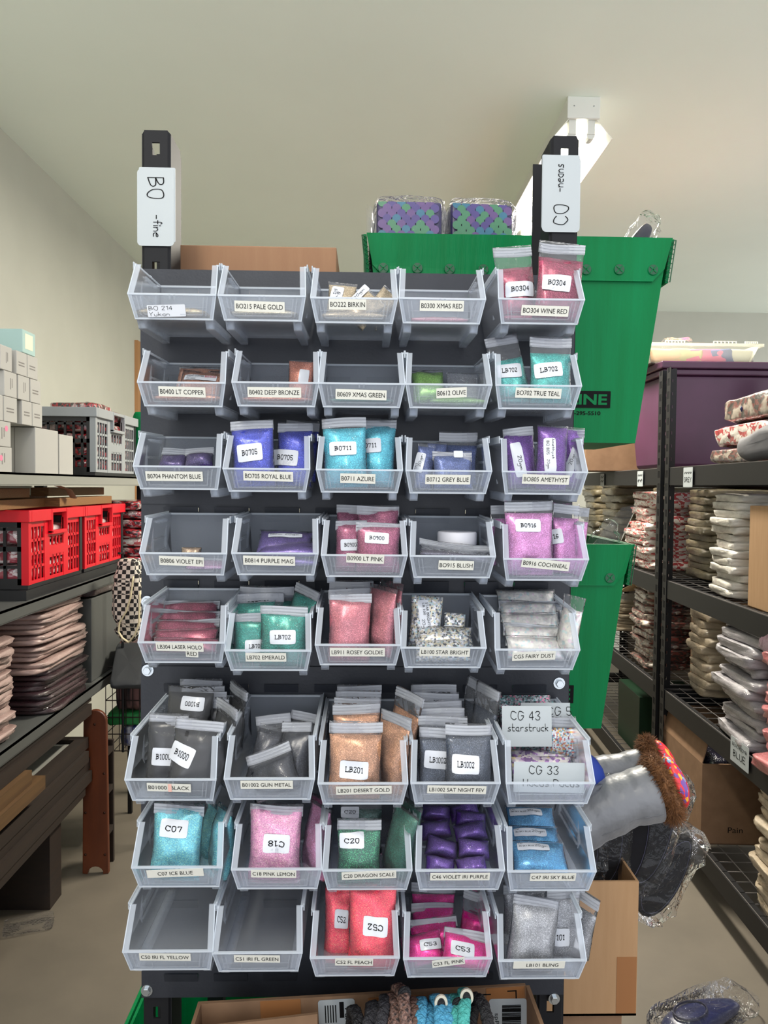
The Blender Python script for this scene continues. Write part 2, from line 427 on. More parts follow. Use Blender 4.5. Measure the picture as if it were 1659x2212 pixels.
# ------------------------------------------------------------------ ceiling lights
M_TUBE = emis('lit_tube', (255, 252, 238), 14)
M_REFL = mat('reflector_enamel', (240, 240, 232), .35)
for i, (fx, fy, fl) in enumerate(FIX):
    t = thing('ceiling_light', ['twin tube strip light with white reflector on the ceiling, behind the rack',
                                'added unseen twin tube strip light behind the photographer'][i], 'light', (fx, fy, CEIL))
    h = fl/2
    MB().box(-.055, .055, -h, h, -.075, 0).obj('housing', M_WHITE, t)
    for s in (-1, 1):
        MB().hexa([(s*.05, -h, -.075), (s*.052, -h, -.075), (s*.052, h, -.075), (s*.05, h, -.075)] if s > 0 else
                  [(s*.052, -h, -.075), (s*.05, -h, -.075), (s*.05, h, -.075), (s*.052, h, -.075)],
                  [(s*.108, -h, -.145), (s*.111, -h, -.145), (s*.111, h, -.145), (s*.108, h, -.145)] if s > 0 else
                  [(s*.111, -h, -.145), (s*.108, -h, -.145), (s*.108, h, -.145), (s*.111, h, -.145)]).obj('reflector_wing', M_REFL, t)
    bevel(MB().prism([(-.06, -.078), (.06, -.078), (.06, .0), (-.06, 0)], 'y', -h-.012, -h).obj('end_plate', M_WHITE, t), .003)
    for s in (-1, 1):
        MB().lathe([(.0025, -h-.0135), (.0025, -h-.011)], 8, 'y', (s*.036, 0, -.035)).obj('screw', M_ZINC, t)
        MB().lathe([(.0125, -h+.05), (.0125, h-.05)], 14, 'y', (s*.035, 0, -.125)).obj('tube', M_TUBE, t, True)
        for e in (-1, 1):
            MB().box(s*.035-.013, s*.035+.013, e*(h-.025)-.016, e*(h-.025)+.016, -.125, -.075).lathe([(.0155, e*(h-.035)-.02), (.0155, e*(h-.035)+.02)], 12, 'y', (s*.035, 0, -.125)).obj('lamp_holder', M_WHITE, t)
    area('tube_glow', (fx, fy, CEIL-.15), (0, 0, R(90)), fl-.1, .16, TUBE_POWER if i == 0 else 14, TUBE_COLOR)

# ================================================================== the louvred rack
YP = 1.08                                             # front face of the louvred panels
PL, PR = P(304, 1000, YP).x, P(1238, 900, YP).x
def zpx(py, Y, px=770): return P(px, py, Y).z
rack = thing('louvered_rack', 'tall black steel louvred rack holding rows of clear glitter bins', 'rack', ((PL+PR)/2, YP+.03, 0))
RX = (PL+PR)/2; RW = PR-PL
# perforated uprights: two side strips and bridges between the square holes
def upright(xc, wdt, z0, z1, name='upright'):
    mb = MB(); a = wdt/2; s = .0055; y0, y1 = -.027, -.024
    top = zb = z1-.017
    mb.box(xc-a+.004, xc-s, y0, y1, z0, z1); mb.box(xc+s, xc+a-.004, y0, y1, z0, z1)
    mb.box(xc-s, xc+s, y0, y1, zb, z1)
    z = zb
    while z > z0+.1:
        mb.box(xc-s, xc+s, y0, y1, z-.0834, z-.0175); z -= .0834
    for sg in (-1, 1):
        mb.box(xc+sg*a-(.0025 if sg > 0 else 0), xc+sg*a+(0 if sg > 0 else .0025), y0+.003, .03, z0, z1-.004)
        mb.hexa([(xc+sg*(a-.0045), y0, z0), (xc+sg*a, y0+.0045, z0), (xc+sg*(a-.002), y0+.006, z0), (xc+sg*(a-.006), y0+.003, z0)],
                [(xc+sg*(a-.0045), y0, z1), (xc+sg*a, y0+.0045, z1-.004), (xc+sg*(a-.002), y0+.006, z1-.004), (xc+sg*(a-.006), y0+.003, z1)])
    return mb.obj(name, M_STEELD, rack)
ux0 = (P(304, 420, YP).x+P(367, 420, YP).x)/2-RX; ux1 = (P(1190, 420, YP).x+P(1250, 420, YP).x)/2-RX
uw = P(367, 420, YP).x-P(304, 420, YP).x
ZT0, ZT1 = zpx(279, YP, 335), zpx(291, YP, 1220)
upright(ux0, uw, 0, ZT0); upright(ux1, uw, 0, ZT1)
# rear angle uprights
for xx, zt in ((P(378, 420, 1.2).x-RX, zpx(318, 1.2, 375)), (P(1190, 300, 1.2).x-RX, zpx(340, 1.2, 1200))):
    MB().box(xx-.028, xx, .088, .091, 0, zt-.012).box(xx-.003, xx, .088, .13, 0, zt).obj('rear_upright', M_STEELD, rack)
# panels with punched louvre slots
NL = 8; PITCH = RW/8.6
LV = {}
def panel(z0, z1, zs, yoff=0.0, x0=-RW/2, x1=RW/2):
    mb = MB(); y0, y1 = -.03+yoff, -.0285+yoff
    zs = sorted(zs); sh = .0055; prev = z0
    hw = PITCH*.34
    cx = [(k-(NL-1)/2)*PITCH for k in range(NL)]
    for z in zs:
        mb.box(x0, x1, y0, y1, prev, z)
        e = [x0]+[v for c in cx for v in (c-hw, c+hw)]+[x1]
        for k in range(0, len(e), 2): mb.box(e[k], e[k+1], y0, y1, z, z+sh)
        prev = z+sh
    mb.box(x0, x1, y0, y1, prev, z1)
    p = mb.obj('louvered_panel', M_STEEL, rack)
    if 'L' not in LV:
        LV['L'] = MB().hexa([(-hw, y0, -.014), (hw, y0, -.014), (hw, y0+.001, -.0135), (-hw, y0+.001, -.0135)],
                            [(-hw, y0-.005, .007), (hw, y0-.005, .007), (hw, y0-.0036, .007), (-hw, y0-.0036, .007)]).mesh('louver', M_STEEL)
    for z in zs:
        for c in cx: link('louver', LV['L'], p, (c, 0, z))
    return p
zA1, zAB, zBC, zC0 = zpx(588, YP), zpx(1092, YP), zpx(1440, YP), zpx(2150, YP)
LP = .0611
rows_z = [zpx(y, YP) for y in (642, 826, 1005, 1108, 1265, 1487, 1640, 1800, 1950, 2108)]
panel(zAB, zA1, [z for z in rows_z if z > zAB+.02])
panel(zBC-.005, zAB+.008, [z for z in rows_z if zBC+.01 < z < zAB-.005], .0018)
panel(zC0, zBC, [z for z in rows_z if z < zBC-.015], -.002)
def bolt(px, py):
    p = P(px, py, YP-.003); x, z = p.x-RX, p.z
    o = MB().lathe([(.0085, -.0335), (.0085, -.0315)], 18, 'y', (x, 0, z)).lathe([(.0052, -.0385), (.0058, -.0375), (.0058, -.0335)], 6, 'y', (x, 0, z)).obj('hex_bolt', M_ZINC, rack)
for q in ((318, 606), (318, 1300), (319, 1448), (1208, 1476), (317, 2140), (1197, 2158), (1230, 604)): bolt(*q)
for zz in (1.462, .935):
    MB().box(-RW/2+.02, RW/2-.05, -.02, .36, zz-.012, zz).obj('rear_shelf', M_STEELD, rack)
    zl = 0 if zz < 1 else .935
    for xa in (-RW/2+.02, RW/2-.1): MB().box(xa, xa+.03, .33, .36, zl, zz-.012).obj('rear_leg', M_STEELD, rack)

# paper signs on the uprights
def sign(l, t, r, b, Y, label, txt, rot, w):
    a = P(l, t, Y); c = P(r, b, Y); cx, cz = (a.x+c.x)/2, (a.z+c.z)/2; sw, sh = c.x-a.x, a.z-c.z
    o = thing('paper_sign', label, 'sign', (cx, Y, cz))
    MB().prism(rrect(sw, sh, .006), 'y', 0, .0006).obj('paper', M_CARD, o)
    MB().prism(rrect(sw*.99, sh*.97, .002), 'y', .0008, .0014).obj('backing_sheet', M_CARD, o, loc=(.002 if rot > 0 else -.001, 0, .004))
    lettering(o, txt[0], txt[1], txt[2], w=w[0], h=w[1], rot=rot); lettering(o, txt[3], txt[4], txt[5], w=w[2], h=w[3], rot=rot)
    return o
ys = YP-.0035+.003-.002
sign(296, 364, 376, 532, YP+.0005, 'white card marked BO fine taped to the left rack upright', (stroke_text('BO', .22), .0, .027, stroke_text('-fine', .32), .003, -.026), 90, (.030, .025, .031, .0135))
sign(1173, 337, 1252, 502, YP+.0005, 'white card marked CO neons taped to the right rack upright', (stroke_text('CO', .22), .0, -.029, stroke_text('-neons', .32), -.001, .023), -90, (.029, .023, .039, .0085))

# ================================================================== clear bins
LW = .109                                              # width over the lip
def bin_meshes(tag_, D, H):
    """clear hopper-front bin: y runs from the back (0) to the front (-D)"""
    lz = .41*H; yt = -D+.024; yb = -D+.010; t = .0018
    hb, hl, ht = LW/2-.006, LW/2, LW/2-.0025            # half widths at base, lip, top
    def hx(z): return hb+(hl-hb)*min(1, z/lz) if z < lz else hl+(ht-hl)*(z-lz)/(H-lz)
    sh = MB()
    # floor and back
    sh.hexa([(-hb, yb, 0), (hb, yb, 0), (hb, 0, 0), (-hb, 0, 0)], [(-hb, yb, t), (hb, yb, t), (hb, 0, t), (-hb, 0, t)])
    sh.hexa([(-hb, -t, 0), (hb, -t, 0), (hb, 0, 0), (-hb, 0, 0)], [(-ht, -t, H), (ht, -t, H), (ht, 0, H), (-ht, 0, H)])
    # sides
    prof = [(0, t), (0, lz), (0, H), (yt, H), (-D, lz), (yb, t)]
    for s in (-1, 1):
        o = [(s*hx(z), y, z) for y, z in prof]; i = [(s*(hx(z)-t), y, z) for y, z in prof]
        n = 6; fs = [(0, 1, 4, 5), (1, 2, 3, 4), (11, 10, 7, 6), (10, 9, 8, 7)]+[(k, k+6, (k+1) % 6+6, (k+1) % 6) for k in range(6)]
        if s > 0: fs = [tuple(reversed(f)) for f in fs]
        sh.add(o+i, fs)
        # moulded ribs on the inner side
        for (ya, yc, za, zc) in ((-.02, -.024, .02, H-.012), (-D*.62, -D*.62-.003, .012, H-.01), (-.02, -D*.6, .55*H, .55*H+.003), (-.02, -D*.6, .32*H, .32*H+.002)):
            x = s*(hx((za+zc)/2)-t)
            sh.box(min(x, x-s*.0012), max(x, x-s*.0012), min(ya, yc), max(ya, yc), za, zc)
        for k in range(6):
            y = -.025-k*.009; x = s*(ht-t)
            sh.box(min(x, x-s*.002), max(x, x-s*.002), y-.0075, y, H-.010+(k % 2)*.002, H-.006)
    # front lip
    fl = MB()
    fl.hexa([(-hb+t, yb, t), (hb-t, yb, t), (hb-t, yb+t, t), (-hb+t, yb+t, t)], [(-hl+t, -D, lz), (hl-t, -D, lz), (hl-t, -D+t, lz), (-hl+t, -D+t, lz)])
    def fp(x, z, o=.0): return (x*(hb+(hl-hb)*z/lz)/hl, yb+(-D-yb)*z/lz-o, z)
    ho = MB()
    def strip(x0, z0, x1, z1, o=.0014):
        a = [fp(x0, z0), fp(x1, z0), fp(x1, z1), fp(x0, z1)]; b = [fp(x0, z0, o), fp(x1, z0, o), fp(x1, z1, o), fp(x0, z1, o)]
        ho.add(a+b, [(4, 5, 6, 7), (0, 1, 5, 4), (1, 2, 6, 5), (2, 3, 7, 6), (3, 0, 4, 7)])
    for s in (-1, 1):
        strip(*(sorted((s*.0385, s*.040)) [0:1]+[.006]+sorted((s*.0385, s*.040))[1:]+[lz-.004]))
        strip(*(sorted((s*.0432, s*.0447))[0:1]+[.004]+sorted((s*.0432, s*.0447))[1:]+[lz-.003]))
        strip(min(s*.0212, s*.0222), .004, max(s*.0212, s*.0222), .014)
    strip(-.040, .0045, .040, .006); strip(-.0445, .0135, .0445, .0142, .0008)
    strip(-.004, lz-.006, -.0018, lz-.001); strip(.0018, lz-.006, .004, lz-.001)
    # bright rims
    rm = MB(); fgs = {-1: MB(), 1: MB()}
    for s in (-1, 1):
        fg = fgs[s]
        for (rm_, y0, z0, y1, z1, w) in ((fg, yt, H, -D, lz, .0074), (fg, -D, lz, yb, 0, .0046), (rm, yt-.0003, H, -D-.0003, lz, .0012), (rm, -D-.0003, lz, yb-.0003, 0, .0012)):
            a = [(s*hx(z0), y0-.0002, z0), (s*(hx(z0)-w), y0-.0002, z0), (s*(hx(z0)-w), y0+.0016, z0), (s*hx(z0), y0+.0016, z0)]
            b = [(s*hx(z1), y1-.0002, z1), (s*(hx(z1)-w), y1-.0002, z1), (s*(hx(z1)-w), y1+.0016, z1), (s*hx(z1), y1+.0016, z1)]
            rm_.hexa(b, a) if s < 0 else rm_.hexa(b[::-1], a[::-1])
        x0, x1 = sorted((s*(ht+.0026), s*(ht-.0022)))
        rm.box(x0, x1, yt, 0, H-.0016, H+.0008)
        x0, x1 = sorted((s*(ht+.0026), s*(ht+.0012)))
        rm.box(x0, x1, yt, 0, H-.006, H+.003)
    rm.box(-hl, hl, -D-.0006, -D+.0022, lz-.0016, lz+.0006)
    rm.box(-ht, ht, -.003, .0, H-.002, H+.0006)
    rm.box(-hb, hb, yb-.0004, yb+.002, -.0006, .0016)
    # sliding runners under the floor
    rn = []
    for s in (-1, 1):
        r = MB(); xo, xi = s*(hb-.001), s*(hb-.011)
        for (a, b) in ((xo, xo-s*.0016), (xi, xi+s*.0016)):
            x0, x1 = sorted((a, b)); r.hexa([(x0, yb+.012, -.009), (x1, yb+.012, -.009), (x1, -.004, -.009), (x0, -.004, -.009)], [(x0, yb+.004, 0), (x1, yb+.004, 0), (x1, -.004, 0), (x0, -.004, 0)])
        x0, x1 = sorted((xo, xi)); r.box(x0, x1, yb+.012, -.004, -.0102, -.0088)
        n = int((D-.03)/.012)
        for k in range(n+1):
            y = yb+.014+k*.012; r.box(x0, x1, y, y+.0012, -.009, 0)
        rn.append(r)
    return [('shell', sh.mesh('bin_shell', M_BIN)), ('front_panel', fl.mesh('bin_front', M_BIN)), ('label_holder', ho.mesh('bin_holder', M_HOLD)),
            ('front_flange', fgs[-1].mesh('bin_flange', M_RIM)), ('front_flange', fgs[1].mesh('bin_flange', M_RIM)), ('rim', rm.mesh('bin_rim', M_EDGE)), ('runner', rn[0].mesh('bin_runner', M_BIN)), ('runner', rn[1].mesh('bin_runner', M_BIN))]
BIN = {'s': (.137, .0705), 'l': (.187, .0735)}
BMESH = {k: bin_meshes(k, *v) for k, v in BIN.items()}
# row: kind, droop, columns: (left px, right px at the lip, lip y, bottom y)
ROWS = [
 ('s', 1.2, [(275, 468, 643, 690), (469, 662, 645, 693), (673, 857, 649, 698), (862, 1049, 649, 699), (1075, 1264, 649, 700)]),
 ('s', 1.2, [(296, 488, 829, 878), (500, 690, 830, 878), (690, 872, 833, 880), (876, 1063, 835, 882), (1069, 1258, 835, 884)]),
 ('s', 1.2, [(287, 478, 1008, 1057), (480, 671, 1011, 1062), (686, 867, 1014, 1064), (877, 1062, 1016, 1066), (1082, 1272, 1017, 1068)]),
 ('s', 1.2, [(302, 490, 1193, 1242), (498, 690, 1193, 1242), (697, 877, 1195, 1246), (885, 1071, 1196, 1248), (1086, 1273, 1200, 1254)]),
 ('s', 3.2, [(299, 486, 1384, 1432), (487, 671, 1400, 1449), (683, 864, 1388, 1437), (866, 1050, 1391, 1443), (1068, 1253, 1399, 1447)]),
 ('l', 1.6, [(271, 466, 1678, 1729), (484, 680, 1673, 1727), (688, 880, 1683, 1737), (886, 1082, 1683, 1736), (1092, 1286, 1683, 1736)]),
 ('l', 1.6, [(283, 482, 1862, 1916), (501, 694, 1866, 1920), (697, 890, 1871, 1922), (898, 1090, 1870, 1922), (1095, 1289, 1872, 1924)]),
 ('l', 1.6, [(267, 459, 2041, 2095), (460, 652, 2043, 2098), (669, 864, 2054, 2108), (871, 1064, 2057, 2110), (1075, 1268, 2061, 2114)]),
]
TXTS = [
 [None, ('BO215 PALE GOLD', 561, 663, 107, 1), ('BO222 BIRKIN', 751, 659, 80, 0), ('B0300 XMAS RED', 954, 662, 95, 0), ('BO304 WINE RED', 1177, 672, 103, 1)],
 [('B0400 LT COPPER', 394, 847, 100, 1), ('B0402 DEEP BRONZE', 593, 848, 115, 0), ('B0609 XMAS GREEN', 780, 853, 110, 1), ('B0612 OLIVE', 975, 849, 66, -3), ('BO702 TRUE TEAL', 1162, 850, 100, 1)],
 [('B0704 PHANTOM BLUE', 377, 1029, 122, 0), ('BO705 ROYAL BLUE', 580, 1029, 107, 1), ('B0711 AZURE', 773, 1034, 76, 1), ('B0712 GREY BLUE', 967, 1036, 98, 0), ('BO805 AMETHYST', 1178, 1036, 103, 1)],
 [('B0806 VIOLET EPI', 393, 1212, 96, 2), ('B0814 PURPLE MAG', 582, 1211, 112, 1), ('B0900 LT PINK', 789, 1206, 82, 2), ('BO915 BLUSH', 985, 1221, 77, 1), ('B0916 COCHINEAL', 1177, 1219, 105, 5)],
 [('LB304 LASER HOLO', 390, 1396, 102, 1), ('LB702 EMERALD', 575, 1419, 88, 0), ('LB911 ROSEY GOLDIE', 772, 1408, 120, 0), ('LB100 STAR BRIGHT', 960, 1407, 110, 1), ('CG5 FAIRY DUST', 1152, 1416, 95, -2)],
 [('B01000  BLACK', 366, 1700, 95, 2), ('B01002 GUN METAL', 577, 1693, 114, 0), ('LB201 DESERT GOLD', 786, 1705, 122, -1), ('LB1002 SAT NIGHT FEV', 986, 1704, 130, 1), None],
 [('C07 ICE BLUE', 380, 1883, 123, -2), ('C18 PINK LEMON', 592, 1884, 99, 1), ('C20 DRAGON SCALE', 797, 1887, 120, -2), ('C46 VIOLET IRI PURPLE', 993, 1891, 132, 0), ('C47 IRI SKY BLUE', 1193, 1892, 102, 0)],
 [('C50 IRI FL YELLOW', 358, 2064, 112, 1), ('C51 IRI FL GREEN', 556, 2068, 101, 1), ('C52 FL PEACH', 765, 2074, 84, 1), ('C53 FL PINK', 968, 2074, 73, -7), ('LB101 BLING', 1163, 2080, 115, 0)],
]
HOLD = ['fine gold', 'nothing']
BINS = {}
for ri, (kind, droop, cols) in enumerate(ROWS):
    D, H = BIN[kind]; lz = .41*H
    for ci, (l, r, ly, by) in enumerate(cols):
        yf = YP-.006-D
        w = (P(r, ly, yf).x-P(l, ly, yf).x)
        cx = (P(r, ly, yf).x+P(l, ly, yf).x)/2
        zb = P((l+r)/2, by, yf+.010).z+math.sin(R(droop))*D
        tx = TXTS[ri][ci]
        name = tx[0] if tx else ('BO 214 Yukon' if ri == 0 else 'CG 33 Hocus Pocus')
        if (ri, ci) == (4, 0): name = 'LB304 LASER HOLO RED'
        lab = 'clear plastic bin marked %s hanging on the black louvred rack' % ' '.join(name.split())
        if (ri, ci) == (5, 4): lab = 'clear plastic bin without paper label holding the starstruck card'
        b = thing('storage_bin', lab, 'bin', (cx, YP-.006, zb), (R(droop), 0, 0), 'clear bins on the louvred rack')
        # y scale fits the depth exactly, x the small differences in width
        for nm, me in BMESH[kind]:
            o = link(nm, me, b)
        BINS[(ri, ci)] = b
        slant = math.atan2(.010, lz)
        def lip(px, py):
            q = P(px, py, yf+.004); z = min(max(q.z-(zb-math.sin(R(droop))*D), .002), lz-.001)
            return (q.x-cx, -D+.010*(1-z/lz)-.0016, z)
        if tx:
            txt, px, py, pw, rt = tx
            lw = pw/F*yf; lh = 22/F*yf
            if txt == 'LB101 BLING': lw = 115/F*yf
            a = lip(px, py)
            lb = MB().prism(rrect(lw, lh, .0006), 'y', 0, .0003).obj('paper_label', M_LABEL, b, loc=a, rot=(slant, R(rt), 0))
            sh = font_text(txt)
            lettering(lb, sh, .004 if txt == 'LB101 BLING' else 0, 0, w=lw*(.62 if txt in ('LB101 BLING', 'C07 ICE BLUE') else .93), h=lh*.46, eps=.0003)
            if (ri, ci) == (4, 0):
                lb2 = MB().prism(rrect(.0155, .0105, .0006), 'y', 0, .0003).obj('paper_label', M_LABEL, b, loc=lip(415, 1412), rot=(slant, R(3), 0))
                lettering(lb2, font_text('RED'), 0, 0, w=.0125, h=lh*.46, eps=.0003)
            if (ri, ci) == (5, 0):
                MB().prism(rrect(.0042, .0115, .0004), 'y', -.0007, -.0004).obj('pink_patch', mat('pink_tape', (222, 176, 164), .6), lb, loc=(.0012, 0, 0))
        elif ri == 0:
            a = lip(359, 671)
            lb = MB().prism(rrect(.047, .0145, .0012), 'y', 0, .0003).obj('paper_label', M_STICK, b, loc=a, rot=(slant, R(-2), 0))
            lettering(lb, stroke_text('BO 214', .28), -.007, .0032, w=.029, h=.0052, eps=.0003)
            lettering(lb, stroke_text('Yukon', .28), -.009, -.0038, w=.025, h=.0052, eps=.0003)

# ================================================================== bags of glitter
def bag_geo(w, h, t, fill, seed):
    rnd = random.Random(seed); ph = rnd.uniform(0, 6)
    def T(x, z):
        u = x/(w/2); hf = h*fill*(1+.05*math.sin(2.3*u+ph)); s = z/hf
        if abs(u) >= 1 or s <= 0 or s >= 1: return .0004
        p = (1-abs(u)**2.8)**.6*(1-abs(2*s-1)**3.2)**.6*(1.12-.3*s)
        n = noise.noise(Vector((x*34, z*34, seed*7.3)))*.34+noise.noise(Vector((x*85, z*60, seed*3.1)))*.20
        return max(.0004, t/2*p*(1+n))
    return T
def sheet(w, z0, z1, T, nx, nz, extra, sx=1.0, wav=0.0, seed=0):
    vs = []; top = []
    for side in (-1, 1):
        for j in range(nz+1):
            z = z0+(z1-z0)*j/nz
            for i in range(nx+1):
                x = (-.5+i/nx)*w*sx
                y = side*(T(x*.985, z)+extra)
                x *= 1-.055*math.sin(PI*min(1, max(0, (z-z0)/(z1-z0))))+.03*noise.noise(Vector((z*40, seed*2.1, x*8)))
                wv = wav*math.sin(z*70+seed)*noise.noise(Vector((x*20, z*20, seed))) if wav else 0
                vs.append((x, y+wv, z))
    n1 = (nx+1)*(nz+1); fs = []
    for j in range(nz):
        for i in range(nx):
            a = j*(nx+1)+i; fs.append((a, a+1, a+nx+2, a+nx+1)); fs.append((n1+a, n1+a+nx+1, n1+a+nx+2, n1+a+1))
    for i in range(nx):
        a = i; fs.append((a, n1+a, n1+a+1, a+1)); a = nz*(nx+1)+i; fs.append((a, a+1, n1+a+1, n1+a))
    for j in range(nz):
        a = j*(nx+1); fs.append((a, a+nx+1, n1+a+nx+1, n1+a)); a = j*(nx+1)+nx; fs.append((a, n1+a, n1+a+nx+1, a+nx+1))
    return MB().add(vs, fs)
NB = [0]
def bag_m(loc, w, h, color, label, rot=(0, 0, 0), fill=.74, t=.018, st=None, group=None, multi=False, sparkle=None, zip_=True, name='glitter_bag', cat='bag', scale=1700):
    NB[0] += 1; seed = NB[0]
    b = thing(name, label, cat, loc, rot, group)
    T = bag_geo(w, h, t, fill, seed)
    if color is not None:
        sheet(w, .0015, h*fill*1.04, T, 12, 12, 0, .97).obj('filling', glitter(color, sparkle, multi=multi, scale=scale), b, True)
    sheet(w, 0, h, T, 10, 12, .0011, 1.0, .0012, seed).obj('film', M_FILM, b, True)
    if zip_:
        z = MB(); sg = 8; off = lambda x: .0016*math.sin(x*60+seed)+.002*noise.noise(Vector((x*30, seed*1.7, 2)))
        sag = lambda x: .0014*math.sin(x*45+seed*2)
        for (za, zb_, th) in [(h*.985-.0025-k*.004, h*.985-k*.004, .0016) for k in range(3)]+[(h*.985-.012, h*.985, .001)]:
            for q in range(sg):
                xa, xb = -w/2+w*q/sg, -w/2+w*(q+1)/sg; ya, yb_ = off(xa), off(xb); sa, sb = sag(xa), sag(xb)
                z.hexa([(xa, ya-th, za+sa), (xb, yb_-th, za+sb), (xb, yb_+th, za+sb), (xa, ya+th, za+sa)], [(xa, ya-th, zb_+sa), (xb, yb_-th, zb_+sb), (xb, yb_+th, zb_+sb), (xa, ya+th, zb_+sa)])
        z.obj('zip_strip', M_ZIP, b)
    if st:
        txt, sx, sz, sw, sh, ro = st[:6]; kind = st[6] if len(st) > 6 else 'serif'
        su = lambda x, z: -T(x*.985, z)-.0016
        a = R(-ro); ca, sa = math.cos(a), math.sin(a)
        nx, nz = 8, 6; vs = []; pts = []
        for j in range(nz+1):
            for i in range(nx+1):
                x, z = (-.5+i/nx)*sw, (-.5+j/nz)*sh
                if i in (0, nx) and j in (0, nz): x *= .96; z *= .94
                X, Z = sx+x*ca-z*sa, sz+x*sa+z*ca; vs.append((X, su(X, Z), Z))
        n1 = len(vs); vs += [(x, y+.0003, z) for x, y, z in vs]
        fs = [(j*(nx+1)+i, j*(nx+1)+i+1, (j+1)*(nx+1)+i+1, (j+1)*(nx+1)+i) for j in range(nz) for i in range(nx)]
        s = MB().add(vs, fs+[tuple(k+n1 for k in reversed(f)) for f in fs]).obj('sticker', M_STICK, b, True)
        for e in (txt if isinstance(txt, list) else [(txt, 0, 0, .62, .34, kind)]):
            tx, ox, oz, fw_, fh_, kd = e
            if not tx: continue
            ox *= sw; oz *= sh
            d = stroke_text(tx, .5, True, 2.2) if kd == 'serif' else (stroke_text(tx, .34) if kd == 'hand' else font_text(tx))
            lettering(s, d, sx+ox*ca-oz*sa, sz+ox*sa+oz*ca, w=sw*fw_, h=sh*fh_, rot=ro, surf=su, eps=.0005, m=M_INKR if kd == 'red' else None)
    return b
def bag(rc, l, tp, r, bt, dy, color, label, roll=0, tilt=8, yaw=0, fill=.74, t=.018, st=None, h=None, **kw):
    """a bag in bin rc seen in the photo between the given pixel edges, dy metres behind the bin's lip"""
    ri, ci = rc; D, H = BIN[ROWS[ri][0]]; Y = YP-.006-D+dy
    w = (r-l)/F*Y/max(.35, math.cos(R(yaw))); p = P((l+r)/2, bt, Y)
    phi = math.atan2(EYE.z-p.z, Y); kf = max(.25, math.cos(R(tilt)-phi)/math.cos(phi)); hh = h or (bt-tp)/F*Y/kf
    kw.setdefault('group', 'glitter bags in the rack bins')
    if st:   # sticker given in pixels: text, px, py, w, h, rot
        txt, px, py, sw, sh, ro = st[:6]
        q = P(px, py, Y); dx, dz = q.x-p.x, (q.z-p.z)
        a = R(roll); lx = dx*math.cos(a)-dz*math.sin(a); lz_ = (dx*math.sin(a)+dz*math.cos(a))/kf
        st = (txt, lx/max(.35, math.cos(R(yaw))), lz_, sw/F*Y, sh/F*Y, ro-roll)+tuple(st[6:])
    return bag_m(p, w, hh, color, label, (R(-tilt), R(roll), R(yaw)), fill, t, st, **kw)
def floorbag(rc, dx, y0, w, d, color, label, z=.004, t=.014, rz=0, lean=4, st=None, **kw):
    """a bag lying flat in bin rc: dx from its middle, front edge y0 behind the lip"""
    ri, ci = rc; D, H = BIN[ROWS[ri][0]]; b = BINS[rc]
    loc = b.location+Vector((dx, -D+y0, z+t*.55-math.sin(R(ROWS[ri][1]))*(D-y0)))
    kw.setdefault('group', 'glitter bags in the rack bins')
    return bag_m(loc, w, d, color, label, (R(-90+lean), 0, R(rz)), kw.pop('fill', .82), t, st, **kw)

GOLD = (186, 166, 120); PGOLD = (168, 158, 130); BIRK = (176, 158, 124); WINE = (142, 44, 74); COP = (190, 128, 98); BRZ = (186, 112, 88)
TEAL = (62, 172, 166); ROY = (38, 54, 176); AZU = (64, 176, 200); GBL = (74, 92, 148); AME = (92, 36, 138); PHA = (52, 32, 96)
PMAG = (88, 66, 142); LPK = (150, 66, 100); COCH = (206, 128, 190); HRED = (146, 54, 80); EMR = (14, 126, 112); ROSE = (186, 100, 112)
BLK = (7, 7, 11); GUN = (30, 33, 43); DES = (188, 136, 100); SAT = (62, 71, 86); ICE = (104, 200, 220); LEM = (226, 148, 190)
DRA = (10, 96, 76); VIO = (92, 50, 152); SKY = (76, 158, 214); PEA = (255, 54, 88); FPK = (255, 22, 150); BLI = (150, 152, 156); FAIRY = (216, 212, 206)
# row 1
floorbag((0, 0), -.006, .02, .085, .1, GOLD, 'flat bag of gold glitter lying in the handwritten Yukon bin')
floorbag((0, 1), .0, .02, .085, .1, PGOLD, 'flat bag of pale gold glitter lying in the BO215 bin')
floorbag((0, 2), .0, .02, .085, .1, BIRK, 'flat bag of champagne glitter at the bottom of the birkin bin')
G20 = [('20gm', 0, .05, .6, .5, 'hand')]
bag((0, 2), 703, 613, 765, 692, .05, BIRK, 'small champagne glitter bag at left in the birkin bin', 4, 12, fill=.9, st=(G20, 727, 640, 26, 38, 12), zip_=False)
bag((0, 2), 735, 622, 790, 696, .035, BIRK, 'champagne glitter bag leaning with slanted sticker in the birkin bin', 42, 10, fill=.92, st=(G20, 775, 636, 50, 16, -48), zip_=False, t=.014)
bag((0, 2), 766, 612, 818, 698, .06, BIRK, 'champagne glitter bag at right leaning over in the birkin bin', 40, 10, fill=.92, zip_=False, t=.016)
floorbag((0, 3), .0, .03, .075, .085, (206, 120, 136), 'flat bag of pink glitter lying in the xmas red bin', t=.009)
bag((0, 4), 1080, 533, 1163, 692, .045, WINE, 'wine red glitter zip bag at left in the BO304 bin, lower sticker', -5, 8, fill=.68, t=.022, st=('B0304', 1121, 632, 60, 33, -2))
bag((0, 4), 1150, 524, 1250, 694, .022, WINE, 'wine red glitter zip bag at right in the BO304 bin, raised sticker', 6, 8, fill=.76, t=.024, st=('B0304', 1200, 618, 60, 36, 7))
floorbag((0, 4), .0, .03, .09, .095, WINE, 'wine red glitter bag lying flat under the BO304 bags')
